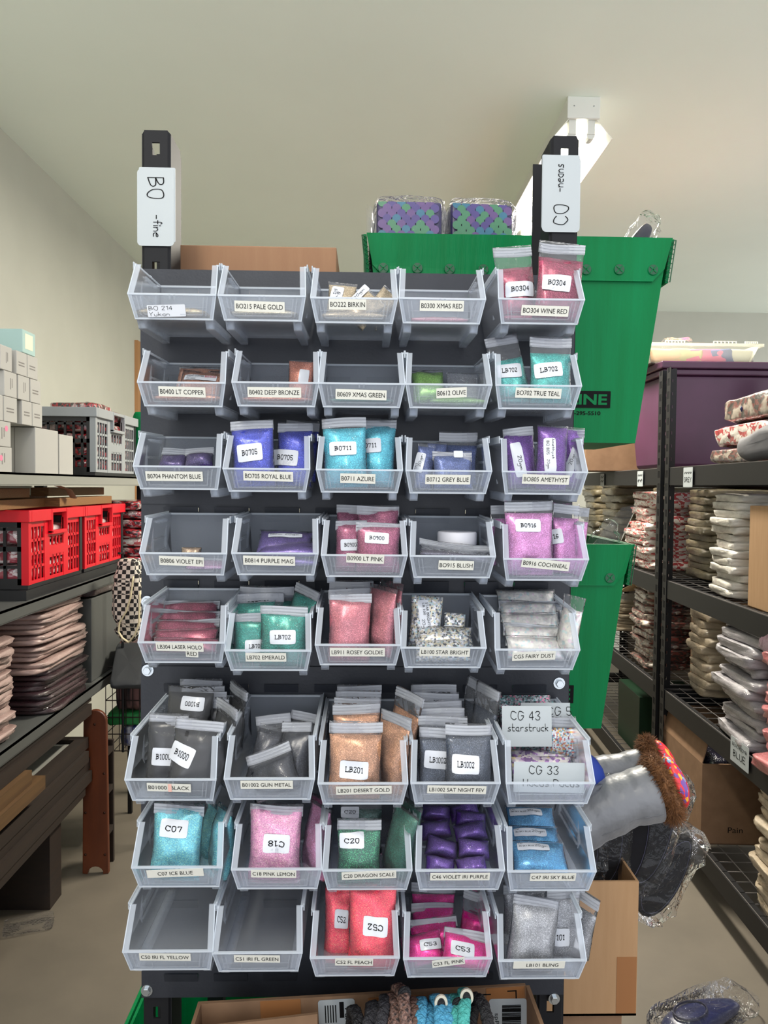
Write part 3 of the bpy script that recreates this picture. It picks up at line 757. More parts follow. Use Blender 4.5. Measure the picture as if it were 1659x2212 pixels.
# row 2
LC = [('LIGHT COPPER', -.16, .22, .52, .3, 'font'), ('B0400', .3, .22, .34, .36, 'red'), ('Fine Glitter', -.27, -.25, .3, .24, 'font')]
floorbag((1, 0), .002, .02, .085, .1, COP, 'light copper glitter bag at the bottom of the BO400 bin')
bag((1, 0), 376, 800, 472, 868, .055, COP, 'light copper glitter bag with printed strip label leaning in its bin', 1, 46, fill=.9, st=(LC, 424, 826, 70, 20, 1), zip_=False)
bag((1, 0), 380, 794, 470, 840, .095, COP, 'light copper glitter bag at the back of the BO400 bin', 1, 30, fill=.9, zip_=False)
floorbag((1, 1), .0, .02, .09, .1, BRZ, 'deep bronze glitter bag lying flat in the BO402 bin', t=.011)
bag((1, 1), 620, 780, 676, 872, .07, BRZ, 'deep bronze glitter bag standing at right in the BO402 bin', 2, 6, fill=.94, st=('', 657, 816, 21, 30, 6), zip_=False)
floorbag((1, 2), .0, .02, .085, .095, (12, 88, 74), 'dark green glitter bag lying flat in the xmas green bin', t=.010)
bag((1, 3), 893, 800, 966, 868, .06, (120, 176, 70), 'crumpled olive green glitter bag at left in the olive bin', -3, 40, fill=.9, zip_=False, t=.024)
bag((1, 3), 966, 806, 1036, 868, .07, (112, 116, 112), 'grey see through bag at right in the olive bin', 2, 35, fill=.5, zip_=False, t=.010)
floorbag((1, 3), .015, .02, .075, .09, (130, 178, 84), 'flat olive green glitter bag at the bottom of the olive bin', t=.011)
bag((1, 4), 1080, 722, 1152, 872, .05, TEAL, 'true teal glitter zip bag leaning left in its bin, sticker half hidden', -13, 8, fill=.62, t=.022, st=('LB702', 1100, 804, 52, 32, -3))
bag((1, 4), 1143, 727, 1234, 874, .022, TEAL, 'true teal glitter zip bag standing at right, sticker LB702', 1, 7, fill=.72, t=.024, st=('LB702', 1182, 804, 58, 33, -4))
floorbag((1, 4), .0, .03, .09, .095, (20, 112, 112), 'teal glitter bag lying flat under the two teal bags')
# row 3
bag((2, 0), 340, 972, 402, 1016, .06, PHA, 'small dark purple bag folded at left in the phantom blue bin', 4, 40, fill=.7, t=.022, zip_=True)
bag((2, 0), 398, 968, 460, 1014, .05, PHA, 'small dark purple bag folded at right in the phantom blue bin', -6, 40, fill=.7, t=.022)
bag((2, 1), 596, 912, 672, 1052, .055, ROY, 'royal blue glitter bag standing at right, sticker half covered', 1, 8, fill=.84, st=('B0705', 616, 990, 56, 34, 5))
bag((2, 1), 505, 908, 597, 1054, .025, ROY, 'royal blue glitter bag at front left, full sticker B0705', -4, 7, fill=.84, t=.024, st=('B0705', 541, 980, 54, 38, -7))
bag((2, 1), 610, 908, 682, 1040, .09, ROY, 'royal blue glitter bag at the very back of its bin', 3, 8, fill=.8)
bag((2, 2), 778, 904, 851, 1054, .05, AZU, 'azure glitter bag standing at right, sticker half covered', 2, 7, fill=.86, st=('B0711', 796, 964, 54, 31, -3))
bag((2, 2), 701, 902, 797, 1056, .024, AZU, 'azure glitter bag at front left, full sticker B0711', -3, 7, fill=.82, t=.024, st=('B0711', 741, 971, 58, 30, -3))
GB = [('B0712', -.25, .28, .4, .2, 'font'), ('20gm', .1, -.1, .62, .4, 'hand')]
bag((2, 3), 893, 958, 932, 1058, .05, GBL, 'narrow grey blue bag at left with tilted strip sticker', 6, 8, fill=.9, t=.012, st=(GB, 906, 1000, 44, 20, -76), zip_=False)
bag((2, 3), 946, 932, 1030, 1050, .08, GBL, 'grey blue glitter bag at the back with hang hole top', 1, 6, fill=.72, t=.02)
bag((2, 3), 918, 954, 962, 1056, .06, GBL, 'grey blue glitter bag in the middle of its bin', 3, 8, fill=.92, zip_=False)
bag((2, 3), 936, 975, 1022, 1058, .03, GBL, 'grey blue glitter bag at front with white square sticker', -1, 14, fill=.86, t=.016, st=('', 992, 981, 20, 15, 0))
AM = [('Amethyst', -.18, .22, .6, .34, 'hand'), ('BO 805   20gm', .0, -.22, .84, .34, 'hand')]
A2 = [('20gm', .1, .05, .42, .5, 'hand')]
bag((2, 4), 1212, 922, 1256, 1056, .06, (126, 74, 170), 'pale amethyst glitter bag at right with tilted strip sticker', 4, 7, fill=.92, t=.016, st=(A2, 1233, 1000, 66, 20, -70))
bag((2, 4), 1098, 922, 1164, 1056, .045, AME, 'amethyst glitter bag at left with long strip sticker', -5, 8, fill=.86, t=.016, st=(A2, 1119, 995, 76, 24, 79))
bag((2, 4), 1155, 918, 1222, 1060, .024, AME, 'amethyst glitter bag in the middle, strip sticker handwritten Amethyst', 3, 7, fill=.94, t=.022, st=(AM, 1186, 985, 74, 26, 90), zip_=False)
# row 4
floorbag((3, 0), .024, .012, .05, .06, (196, 140, 176), 'small pink bag lying flat in the violet epi bin', t=.008)
pk = bag((3, 0), 391, 1183, 434, 1200, .10, (188, 160, 130), 'small tan packet lying in the violet epi bin', 0, 20, fill=.98, t=.012, zip_=False)
PM = [('B0814', -.34, .3, .2, .2, 'font'), ('20gm', .2, .1, .42, .5, 'hand'), ('PURPLE MAG', -.27, 0, .36, .18, 'font')]
for k, (z, lab) in enumerate(((.004, 'lowest purple mag bag in a stack of three'), (.016, 'middle purple mag bag in a stack of three'))):
    floorbag((3, 1), .014, .02, .078, .085, PMAG, lab, z=z, t=.016, lean=8)
bag((3, 1), 552, 1146, 672, 1200, .042, PMAG, 'purple mag bag on top of its stack with handwritten sticker', 2, 50, fill=.94, t=.018, st=(PM, 613, 1166, 74, 14, -2), zip_=False)
bag((3, 2), 726, 1090, 782, 1200, .08, LPK, 'light pink glitter bag at the back left of the BO900 bin', 0, 6, fill=.85)
bag((3, 2), 770, 1090, 862, 1200, .065, LPK, 'light pink glitter bag at the back right of the BO900 bin', 0, 6, fill=.88)
bag((3, 2), 722, 1122, 790, 1236, .045, LPK, 'light pink glitter bag at front left, sticker half covered', 1, 6, fill=.88, st=('B0900', 757, 1177, 42, 25, -2))
bag((3, 2), 766, 1128, 864, 1238, .022, LPK, 'light pink glitter bag at front right, full sticker B0900', 1, 5, fill=.88, t=.022, st=('B0900', 814, 1162, 52, 24, 3))
# jar
jb = BINS[(3, 3)]; q = P(989, 1160, YP-.07)
jar = thing('lidded_jar', 'round jar with white screw lid in the blush bin', 'jar', (q.x, q.y+.01, jb.location.z-.001))
zt = P(989, 1148, YP-.06).z-jar.location.z
MB().lathe([(.022, .002), (.0235, .004), (.0235, zt-.018), (.021, zt-.014)], 28).obj('glass_body', clear('jar_glass', (226, 226, 232), (50, 46, 62), .8), jar, True)
bevel(MB().lathe([(.0262, zt-.018), (.0268, zt-.017), (.0268, zt-.002), (.0255, zt)], 32).obj('screw_lid', mat('lid_white', (214, 214, 220), .4), jar, True), .0006)
bag((3, 3), 905, 1184, 1062, 1206, .022, (96, 94, 110), 'see through zip bag lying across the front of the blush bin', 6, 62, fill=.35, t=.008, h=.035)
bag((3, 4), 1230, 1092, 1262, 1220, .085, COCH, 'cochineal pink bag at the far right back of its bin', 6, 6, fill=.72, t=.016)
bag((3, 4), 1064, 1090, 1098, 1222, .08, COCH, 'cochineal pink bag at the far left back of its bin', -2, 6, fill=.75, t=.016)
bag((3, 4), 1188, 1084, 1246, 1240, .05, COCH, 'cochineal pink bag at right, sticker half covered', 3, 6, fill=.76, st=('B0916', 1190, 1160, 50, 32, -8))
bag((3, 4), 1089, 1078, 1196, 1244, .022, COCH, 'cochineal pink bag at front left, full sticker B0916', 0, 6, fill=.8, t=.024, st=('B0916', 1140, 1135, 56, 28, 0))
# row 5
for k in range(5):
    bag((4, 0), 338-k*3, 1298+k*20, 470, 1346+k*16, .105-k*.019, HRED, '%s laser holo red bag from the back of its row' % ['first', 'second', 'third', 'fourth', 'frontmost fifth'][k], (-1, 1, 0, -2, 1)[k], 38, fill=.9, t=.015, zip_=k < 3)
bag((4, 1), 515, 1264, 632, 1380, .10, EMR, 'emerald glitter zip bag at the back of its bin', 1, 6, fill=.7)
bag((4, 1), 510, 1280, 612, 1390, .082, EMR, 'emerald glitter zip bag second from the back', 0, 6, fill=.7)
bag((4, 1), 615, 1262, 668, 1360, .075, EMR, 'emerald glitter zip bag twisted sideways at the right', 14, 6, -38, fill=.75)
bag((4, 1), 505, 1296, 600, 1400, .062, EMR, 'bright emerald zip bag behind the two front ones', -4, 8, fill=.92, zip_=False)
bag((4, 1), 504, 1322, 578, 1440, .042, EMR, 'emerald glitter zip bag at front left, sticker half covered', 0, 7, fill=.82, st=('LB702', 554, 1394, 46, 27, -3))
bag((4, 1), 560, 1306, 664, 1442, .022, EMR, 'emerald glitter zip bag at front right, full sticker LB702', 0, 6, fill=.86, t=.022, st=('LB702', 612, 1374, 56, 30, -1))
bag((4, 2), 710, 1250, 806, 1400, .085, (150, 56, 78), 'dark rose zip bag at the back of its bin', 0, 5, fill=.8)
bag((4, 2), 708, 1268, 806, 1400, .06, ROSE, 'rose glitter zip bag behind the front one', 0, 6, fill=.85)
bag((4, 2), 812, 1252, 856, 1398, .07, ROSE, 'rose bag standing edgewise at the far right back', 2, 4, -58, fill=.86, zip_=False, t=.022)
bag((4, 2), 788, 1262, 842, 1412, .042, ROSE, 'rose bag standing edgewise beside the front rose bag', 3, 4, -55, fill=.9, zip_=False, t=.026)
bag((4, 2), 706, 1278, 800, 1432, .022, ROSE, 'large rose glitter zip bag at front of its bin', 1, 6, fill=.86, t=.026)
SB = [('STAR BRIGHTS', 0, .3, .8, .24, 'font'), ('LB 100', -.2, 0, .4, .2, 'font'), ('20g', .28, -.22, .3, .4, 'hand')]
SILV = [(236, 236, 240), (118, 122, 130), (60, 64, 72), (196, 200, 206), (176, 206, 210), (214, 206, 180)]
bag((4, 3), 880, 1284, 952, 1400, .06, (190, 190, 196), 'silver star glitter bag standing with strip sticker', 4, 10, fill=.96, t=.02, st=(SB, 917, 1328, 66, 24, 84), multi=SILV, zip_=False, scale=420)
bag((4, 3), 955, 1322, 1004, 1385, .065, (190, 190, 196), 'small silver star glitter bag behind at right', 4, 12, fill=.94, multi=SILV, zip_=False, scale=420, st=([('20', 0, 0, .4, .6, 'hand')], 975, 1360, 34, 18, 4))
bag((4, 3), 898, 1352, 1024, 1396, .04, (190, 190, 196), 'silver star glitter bag lying across, upper of two', 2, 40, fill=.95, multi=SILV, zip_=False, scale=420)
bag((4, 3), 896, 1376, 1020, 1430, .022, (190, 190, 196), 'silver star glitter bag lying across, lower of two', -1, 40, fill=.95, multi=SILV, zip_=False, scale=420)
FMUL = [(226, 224, 216), (222, 218, 214), (212, 210, 206), (226, 206, 214), (196, 216, 216), (232, 230, 222)]
for k in range(5):
    bag((4, 4), 1074+k*5, 1272+k*25, 1206+k*4, 1322+k*26, .105-k*.019, FAIRY, '%s white iridescent bag from the back of the fairy dust bin' % ['first', 'second', 'third', 'fourth', 'frontmost fifth'][k], (0, 2, -1, 3, 1)[k], 36, fill=.9, t=.018, multi=FMUL, scale=300, zip_=k in (1, 3))
bag((4, 4), 1200, 1280, 1234, 1420, .04, FAIRY, 'white iridescent bag standing at right of the fairy dust stack', 6, 8, -50, fill=.75, t=.018, multi=FMUL, scale=300, zip_=False)
# row 6
for k in range(4):
    bag((5, 0), 386+k*4, 1462+k*14, 478+k*5, 1640, .155-k*.014, BLK, '%s black zip bag in the row behind the inverted sticker' % ['rearmost', 'second', 'third', 'fourth'][k], 0, 5, fill=.8)
bag((5, 0), 478, 1470, 520, 1650, .13, BLK, 'black zip bag standing edgewise at the right back', 5, 4, -60, fill=.75)
bag((5, 0), 355, 1478, 455, 1640, .10, BLK, 'glossy black bag with its sticker upside down', 2, 6, fill=.88, zip_=False, t=.03, st=('B1000', 417, 1516, 50, 28, 184))
bag((5, 0), 448, 1510, 502, 1690, .075, BLK, 'black zip bag edgewise beside the front black bags', 4, 4, -55, fill=.8)
bag((5, 0), 312, 1536, 398, 1718, .045, BLK, 'black zip bag at front left, sticker half covered', 2, 6, fill=.86, st=('B1000', 355, 1630, 50, 37, 3))
bag((5, 0), 356, 1548, 462, 1722, .022, BLK, 'black zip bag at front, tilted full sticker B1000', 7, 6, fill=.82, t=.03, st=('B1000', 395, 1624, 54, 42, 22))
bag((5, 1), 598, 1528, 676, 1700, .10, GUN, 'gun metal bag standing at the right back', 10, 20, fill=.85, t=.024)
bag((5, 1), 520, 1556, 584, 1716, .06, GUN, 'gun metal bag lying along the left side', 14, 26, fill=.9, zip_=False)
bag((5, 1), 598, 1550, 664, 1716, .06, GUN, 'gun metal bag curled up at the right of its bin', -4, 18, -20, fill=.82, t=.026)
bag((5, 1), 562, 1534, 640, 1690, .085, GUN, 'gun metal bag at the back with hang hole strip', -8, 22, fill=.75)
bag((5, 1), 552, 1604, 656, 1718, .028, GUN, 'gun metal bag lying slanted across the front', -22, 30, fill=.7, t=.022)
for k in range(4):
    bag((5, 2), 726-k*3, 1474+k*14, 824-k, 1640, .15-k*.022, DES, '%s desert gold zip bag in the row behind the front one' % ['rearmost', 'second', 'third', 'fourth'][k], 0, 5, fill=.76)
bag((5, 2), 828, 1478, 880, 1680, .10, DES, 'desert gold zip bag edgewise with raised corner at back', 9, 4, -50, fill=.74)
bag((5, 2), 808, 1532, 870, 1722, .05, DES, 'desert gold zip bag edgewise beside the front bag', 3, 4, -45, fill=.84, t=.026)
bag((5, 2), 706, 1552, 824, 1726, .022, DES, 'desert gold zip bag at front, full sticker LB201', 1, 6, fill=.8, t=.03, st=('LB201', 765, 1656, 62, 37, 3))
for k in range(5):
    bag((5, 3), 886+k*4, 1472+k*18, 986+k*6, 1640, .155-k*.022, SAT, '%s charcoal zip bag in the row behind the LB1002 stickers' % ['rearmost', 'second', 'third', 'fourth', 'fifth'][k], 0, 5, fill=.68)
for k in range(2):
    bag((5, 3), 990+k*22, 1458+k*12, 1032+k*20, 1640, .13-k*.02, SAT, 'charcoal zip bag standing edgewise, %s of two' % ['left', 'right'][k], 7, 4, -58, fill=.66)
bag((5, 3), 902, 1566, 1000, 1722, .045, SAT, 'charcoal glitter zip bag at front left, sticker half covered', 1, 6, fill=.8, st=('LB1002', 945, 1638, 58, 38, 4))
bag((5, 3), 958, 1556, 1062, 1724, .022, SAT, 'charcoal glitter zip bag at front right, full sticker LB1002', 1, 6, fill=.8, t=.028, st=('LB1002', 1004, 1645, 59, 39, 3))
GMUL = [(60, 66, 76), (70, 130, 130), (110, 120, 126), (200, 120, 150), (40, 44, 52), (160, 170, 176)]
for k in range(2):
    bag((5, 4), 1070+k*6, 1497+k*14, 1192+k*8, 1660, .155-k*.02, (80, 96, 100), 'dark multicolour glitter bag at the %s of the starstruck bin' % ['very back', 'back, second'][k], 0, 6, fill=.97, multi=GMUL, zip_=False, scale=420)
PMUL = [(222, 214, 208), (160, 110, 180), (214, 198, 150), (230, 224, 220), (120, 84, 140), (206, 190, 206)]
for k in range(3):
    bag((5, 4), 1104, 1618+k*14, 1238+k*4, 1664+k*18, .085-k*.02, (200, 180, 200), 'purple and cream sequin bag in the starstruck bin, %s' % ['rear of three', 'middle of three', 'front of three'][k], 0, 30, fill=.95, multi=PMUL, zip_=False, scale=260)
RMUL = [(196, 206, 214), (90, 150, 170), (206, 110, 90), (222, 180, 90), (120, 60, 90), (220, 224, 228)]
bag((5, 4), 1178, 1544, 1244, 1640, .095, (180, 150, 130), 'see through bag of rainbow glitter beside the starstruck card', 1, 6, fill=.7, multi=RMUL, t=.014, scale=520)
def card(rc, l, t, r, b, dy, label, texts, tilt=6, roll=0):
    D, H = BIN[ROWS[rc[0]][0]]; Y = YP-.006-D+dy
    a, c = P(l, t, Y), P(r, b, Y); w, h = c.x-a.x, a.z-c.z
    o = thing('paper_card', label, 'card', ((a.x+c.x)/2, Y, c.z), (R(-tilt), R(roll), 0))
    MB().box(-w/2, w/2, 0, .0006, 0, h).obj('card_sheet', M_CARD, o)
    for (d, x, z, fw_, fh_) in texts: lettering(o, d, x*w, z*h, w=w*fw_, h=h*fh_)
    return o
card((5, 4), 1127, 1520, 1232, 1600, .105, 'blank edged white card behind the starstruck card', [(stroke_text('CG 5', .25), .28, .78, .5, .24)])
card((5, 4), 1086, 1527, 1192, 1613, .072, 'white card handwritten CG 43 starstruck', [(stroke_text('CG 43', .28), -.03, .76, .6, .24), (stroke_text('starstruck', .34), .02, .47, .82, .2)])
card((5, 4), 1110, 1648, 1262, 1712, .0145, 'white card handwritten CG 33 Hocus Pocus behind the bin lip', [(stroke_text('CG 33', .28), -.08, .74, .42, .3), (stroke_text('Hocus Pocus', .32), .03, .32, .8, .26)], 3, 1)
# row 7
for k in range(2):
    bag((6, 0), 430+k*24, 1728+k*6, 476+k*16, 1890, .09-k*.03, ICE, 'ice blue glitter bag standing edgewise, %s of two' % ['rear', 'front'][k], 3, 4, -52, fill=.9, zip_=False, t=.03, sparkle=(180, 255, 220))
bag((6, 0), 322, 1728, 432, 1902, .03, ICE, 'ice blue glitter bag at front, sticker C07', 2, 9, fill=.9, t=.026, st=('C07', 376, 1783, 60, 36, 4), sparkle=(180, 255, 220))
bag((6, 1), 656, 1728, 700, 1890, .07, LEM, 'pink lemon glitter bag standing edgewise at right', 4, 4, -48, fill=.92, zip_=False, t=.03)
bag((6, 1), 660, 1712, 696, 1850, .12, (214, 110, 160), 'darker pink lemon bag at the right back', 4, 4, -40, fill=.92, zip_=False, t=.02)
bag((6, 1), 533, 1728, 650, 1908, .03, LEM, 'pink lemon glitter bag at front, sticker C18 upside down', 1, 9, fill=.93, t=.026, st=('C18', 598, 1815, 58, 38, 182), sparkle=(255, 225, 220))
bag((6, 2), 732, 1708, 826, 1850, .09, (24, 74, 66), 'dark green glitter zip bag behind, sticker C20 near its top', 0, 6, fill=.72, st=('C20', 756, 1752, 40, 22, 0))
bag((6, 2), 838, 1712, 886, 1880, .07, DRA, 'dark green bag edgewise at the right back', 8, 4, -52, fill=.9, zip_=False, t=.024)
bag((6, 2), 824, 1730, 872, 1890, .04, DRA, 'dark green bag edgewise beside the front green bag', 12, 4, -48, fill=.93, zip_=False, t=.022)
bag((6, 2), 726, 1762, 824, 1912, .026, DRA, 'dark green glitter zip bag at front, full sticker C20', 0, 7, fill=.8, t=.026, st=('C20', 760, 1810, 54, 30, -2), sparkle=(90, 220, 150))
VP_ = [(908, 1738, 972, 1776, .12, 10), (974, 1732, 1040, 1772, .13, -14), (982, 1752, 1050, 1790, .10, 9), (910, 1772, 978, 1812, .085, -9), (984, 1776, 1056, 1818, .072, -10),
       (914, 1808, 988, 1856, .055, 18), (988, 1812, 1058, 1856, .048, 5), (916, 1850, 982, 1892, .028, 9), (988, 1850, 1056, 1892, .026, -8)]
VN = ['rear left', 'rearmost right', 'second right', 'second left', 'third right', 'third left', 'fourth right', 'front left', 'front right']
for (l, t, r, b, dy, ro), nm in zip(VP_, VN):
    bag((6, 3), l, t, r, b, dy, VIO, 'small plump violet glitter pillow bag, %s of its bin' % nm, ro, 42, fill=.97, t=.036, zip_=False)
SK = [('C47', -.4, .34, .14, .16, 'font'), ('IRI SKY BLUE', -.22, .02, .46, .18, 'font'), ('20gm', .24, .04, .4, .42, 'hand')]
for k, (l, t, r, b, dy) in enumerate(((1096, 1738, 1206, 1800, .125), (1104, 1782, 1214, 1836, .085), (1108, 1812, 1232, 1888, .045))):
    bag((6, 4), l, t, r, b, dy, SKY, 'sky blue glitter bag lying with handwritten sticker, %s of three' % ['rear', 'middle', 'front'][k], 2, 52, fill=.92, t=.02, st=(SK, (l+r)/2-10, t+22, 72, 19, 2), zip_=False)
# row 8
bag((7, 2), 697, 1904, 770, 2080, .06, PEA, 'fluorescent peach glitter bag at left, sticker half covered', 1, 8, fill=.93, t=.028, st=('C52', 738, 1975, 30, 38, 2), zip_=False, sparkle=(255, 150, 120))
bag((7, 2), 748, 1900, 856, 2094, .026, PEA, 'fluorescent peach glitter bag at right, sticker C52 upside down', 1, 8, fill=.94, t=.03, st=('C52', 811, 1990, 54, 38, 183), zip_=False, sparkle=(255, 140, 120))
bag((7, 3), 886, 1900, 984, 2010, .14, FPK, 'fluorescent pink zip bag at the back of its bin', 1, 10, fill=.72, t=.026)
bag((7, 3), 994, 1916, 1040, 2030, .10, FPK, 'fluorescent pink bag edgewise at right with long zip top', 4, 5, -35, fill=.5, t=.028)
bag((7, 3), 888, 1945, 984, 2040, .11, FPK, 'fluorescent pink zip bag second from the back', 0, 20, fill=.85, t=.026)
bag((7, 3), 890, 1976, 998, 2060, .075, FPK, 'fluorescent pink zip bag with slanted white strip', -8, 26, fill=.8, t=.03)
bag((7, 3), 872, 2010, 966, 2086, .045, FPK, 'fluorescent pink bag at front left with folded sticker', -13, 40, fill=.95, t=.03, st=('C53', 930, 2042, 46, 22, -10), zip_=False)
bag((7, 3), 950, 2002, 1058, 2094, .026, FPK, 'fluorescent pink zip bag at front right, sticker C53', 11, 34, fill=.82, t=.026, st=('C53', 1000, 2050, 52, 28, 12))
bag((7, 4), 1206, 1904, 1262, 2050, .08, BLI, 'silver glitter zip bag edgewise at the far right', 8, 5, -50, fill=.7)
bag((7, 4), 1086, 1900, 1180, 2040, .10, BLI, 'silver glitter zip bag at the back left', 0, 6, fill=.85)
bag((7, 4), 1172, 1910, 1248, 2096, .055, BLI, 'silver glitter zip bag at right, sticker ending 101', 3, 6, fill=.86, st=('LB101', 1200, 2016, 60, 38, 3))
bag((7, 4), 1088, 1926, 1194, 2096, .024, BLI, 'large silver glitter zip bag at front left', 8, 7, fill=.84, t=.03)

# ================================================================== on the rack's rear shelves: cartons and green fluted bins
def carton(name, label, x0, x1, y0, y1, z0, z1, m, rz=0, open_=False, group=None, flaps=(), tape=None, wall=.004, origin=None, cat='box'):
    """cardboard box; corners in its own frame when origin is given"""
    cx, cy = (x0+x1)/2, (y0+y1)/2
    o = thing(name, label, cat, origin or (cx, cy, z0), (0, 0, rz), group)
    if origin: X0, X1, Y0, Y1 = x0, x1, y0, y1
    else: X0, X1, Y0, Y1 = x0-cx, x1-cx, y0-cy, y1-cy
    h = z1-z0; mb = MB()
    if open_:
        mb.box(X0, X1, Y0, Y0+wall, 0, h); mb.box(X0, X1, Y1-wall, Y1, 0, h)
        mb.box(X0, X0+wall, Y0+wall, Y1-wall, 0, h); mb.box(X1-wall, X1, Y0+wall, Y1-wall, 0, h); mb.box(X0, X1, Y0, Y1, 0, wall)
    else: mb.box(X0, X1, Y0, Y1, 0, h)
    b = mb.obj('carton_wall', m, o)
    if not open_: bevel(b, .002)
    for (side, ln, ang) in flaps:      # hinged flaps: 0 degrees = straight up, positive = outwards
        a = R(ang); s, c = math.sin(a)*ln, math.cos(a)*ln; t = wall*.8
        if side == 'l': f = MB().hexa([(X0, Y1-.004, h), (X0, Y0+.004, h), (X0+t, Y0+.004, h), (X0+t, Y1-.004, h)], [(X0-s, Y1-.004, h+c), (X0-s, Y0+.004, h+c), (X0-s+t, Y0+.004, h+c), (X0-s+t, Y1-.004, h+c)])
        if side == 'r': f = MB().hexa([(X1, Y0+.004, h), (X1, Y1-.004, h), (X1-t, Y1-.004, h), (X1-t, Y0+.004, h)], [(X1+s, Y0+.004, h+c), (X1+s, Y1-.004, h+c), (X1+s-t, Y1-.004, h+c), (X1+s-t, Y0+.004, h+c)])
        if side == 'f': f = MB().hexa([(X0+.004, Y0, h), (X1-.004, Y0, h), (X1-.004, Y0+t, h), (X0+.004, Y0+t, h)], [(X0+.004, Y0-s, h+c), (X1-.004, Y0-s, h+c), (X1-.004, Y0-s+t, h+c), (X0+.004, Y0-s+t, h+c)])
        if side == 'b': f = MB().hexa([(X0+.004, Y1-t, h), (X1-.004, Y1-t, h), (X1-.004, Y1, h), (X0+.004, Y1, h)], [(X0+.004, Y1+s-t, h+c), (X1-.004, Y1+s-t, h+c), (X1-.004, Y1+s, h+c), (X0+.004, Y1+s, h+c)])
        f.obj('flap', m, o)
    if tape:                            # strips of tape on the front
        for (a, b2, c, d) in tape: MB().box(X0+a*(X1-X0), X0+b2*(X1-X0), Y0-.0006, Y0, c*h, d*h).obj('tape', M_TAPE, o)
    return o
YB = 1.235
a, b = P(388, 522, YB), P(727, 534, YB)
cz = 1.4625
carton('cardboard_box', 'plain brown cardboard box on top of the rack beside the left upright', a.x-.02, b.x, YB, YB+.26, cz, b.z, M_KRAFT)
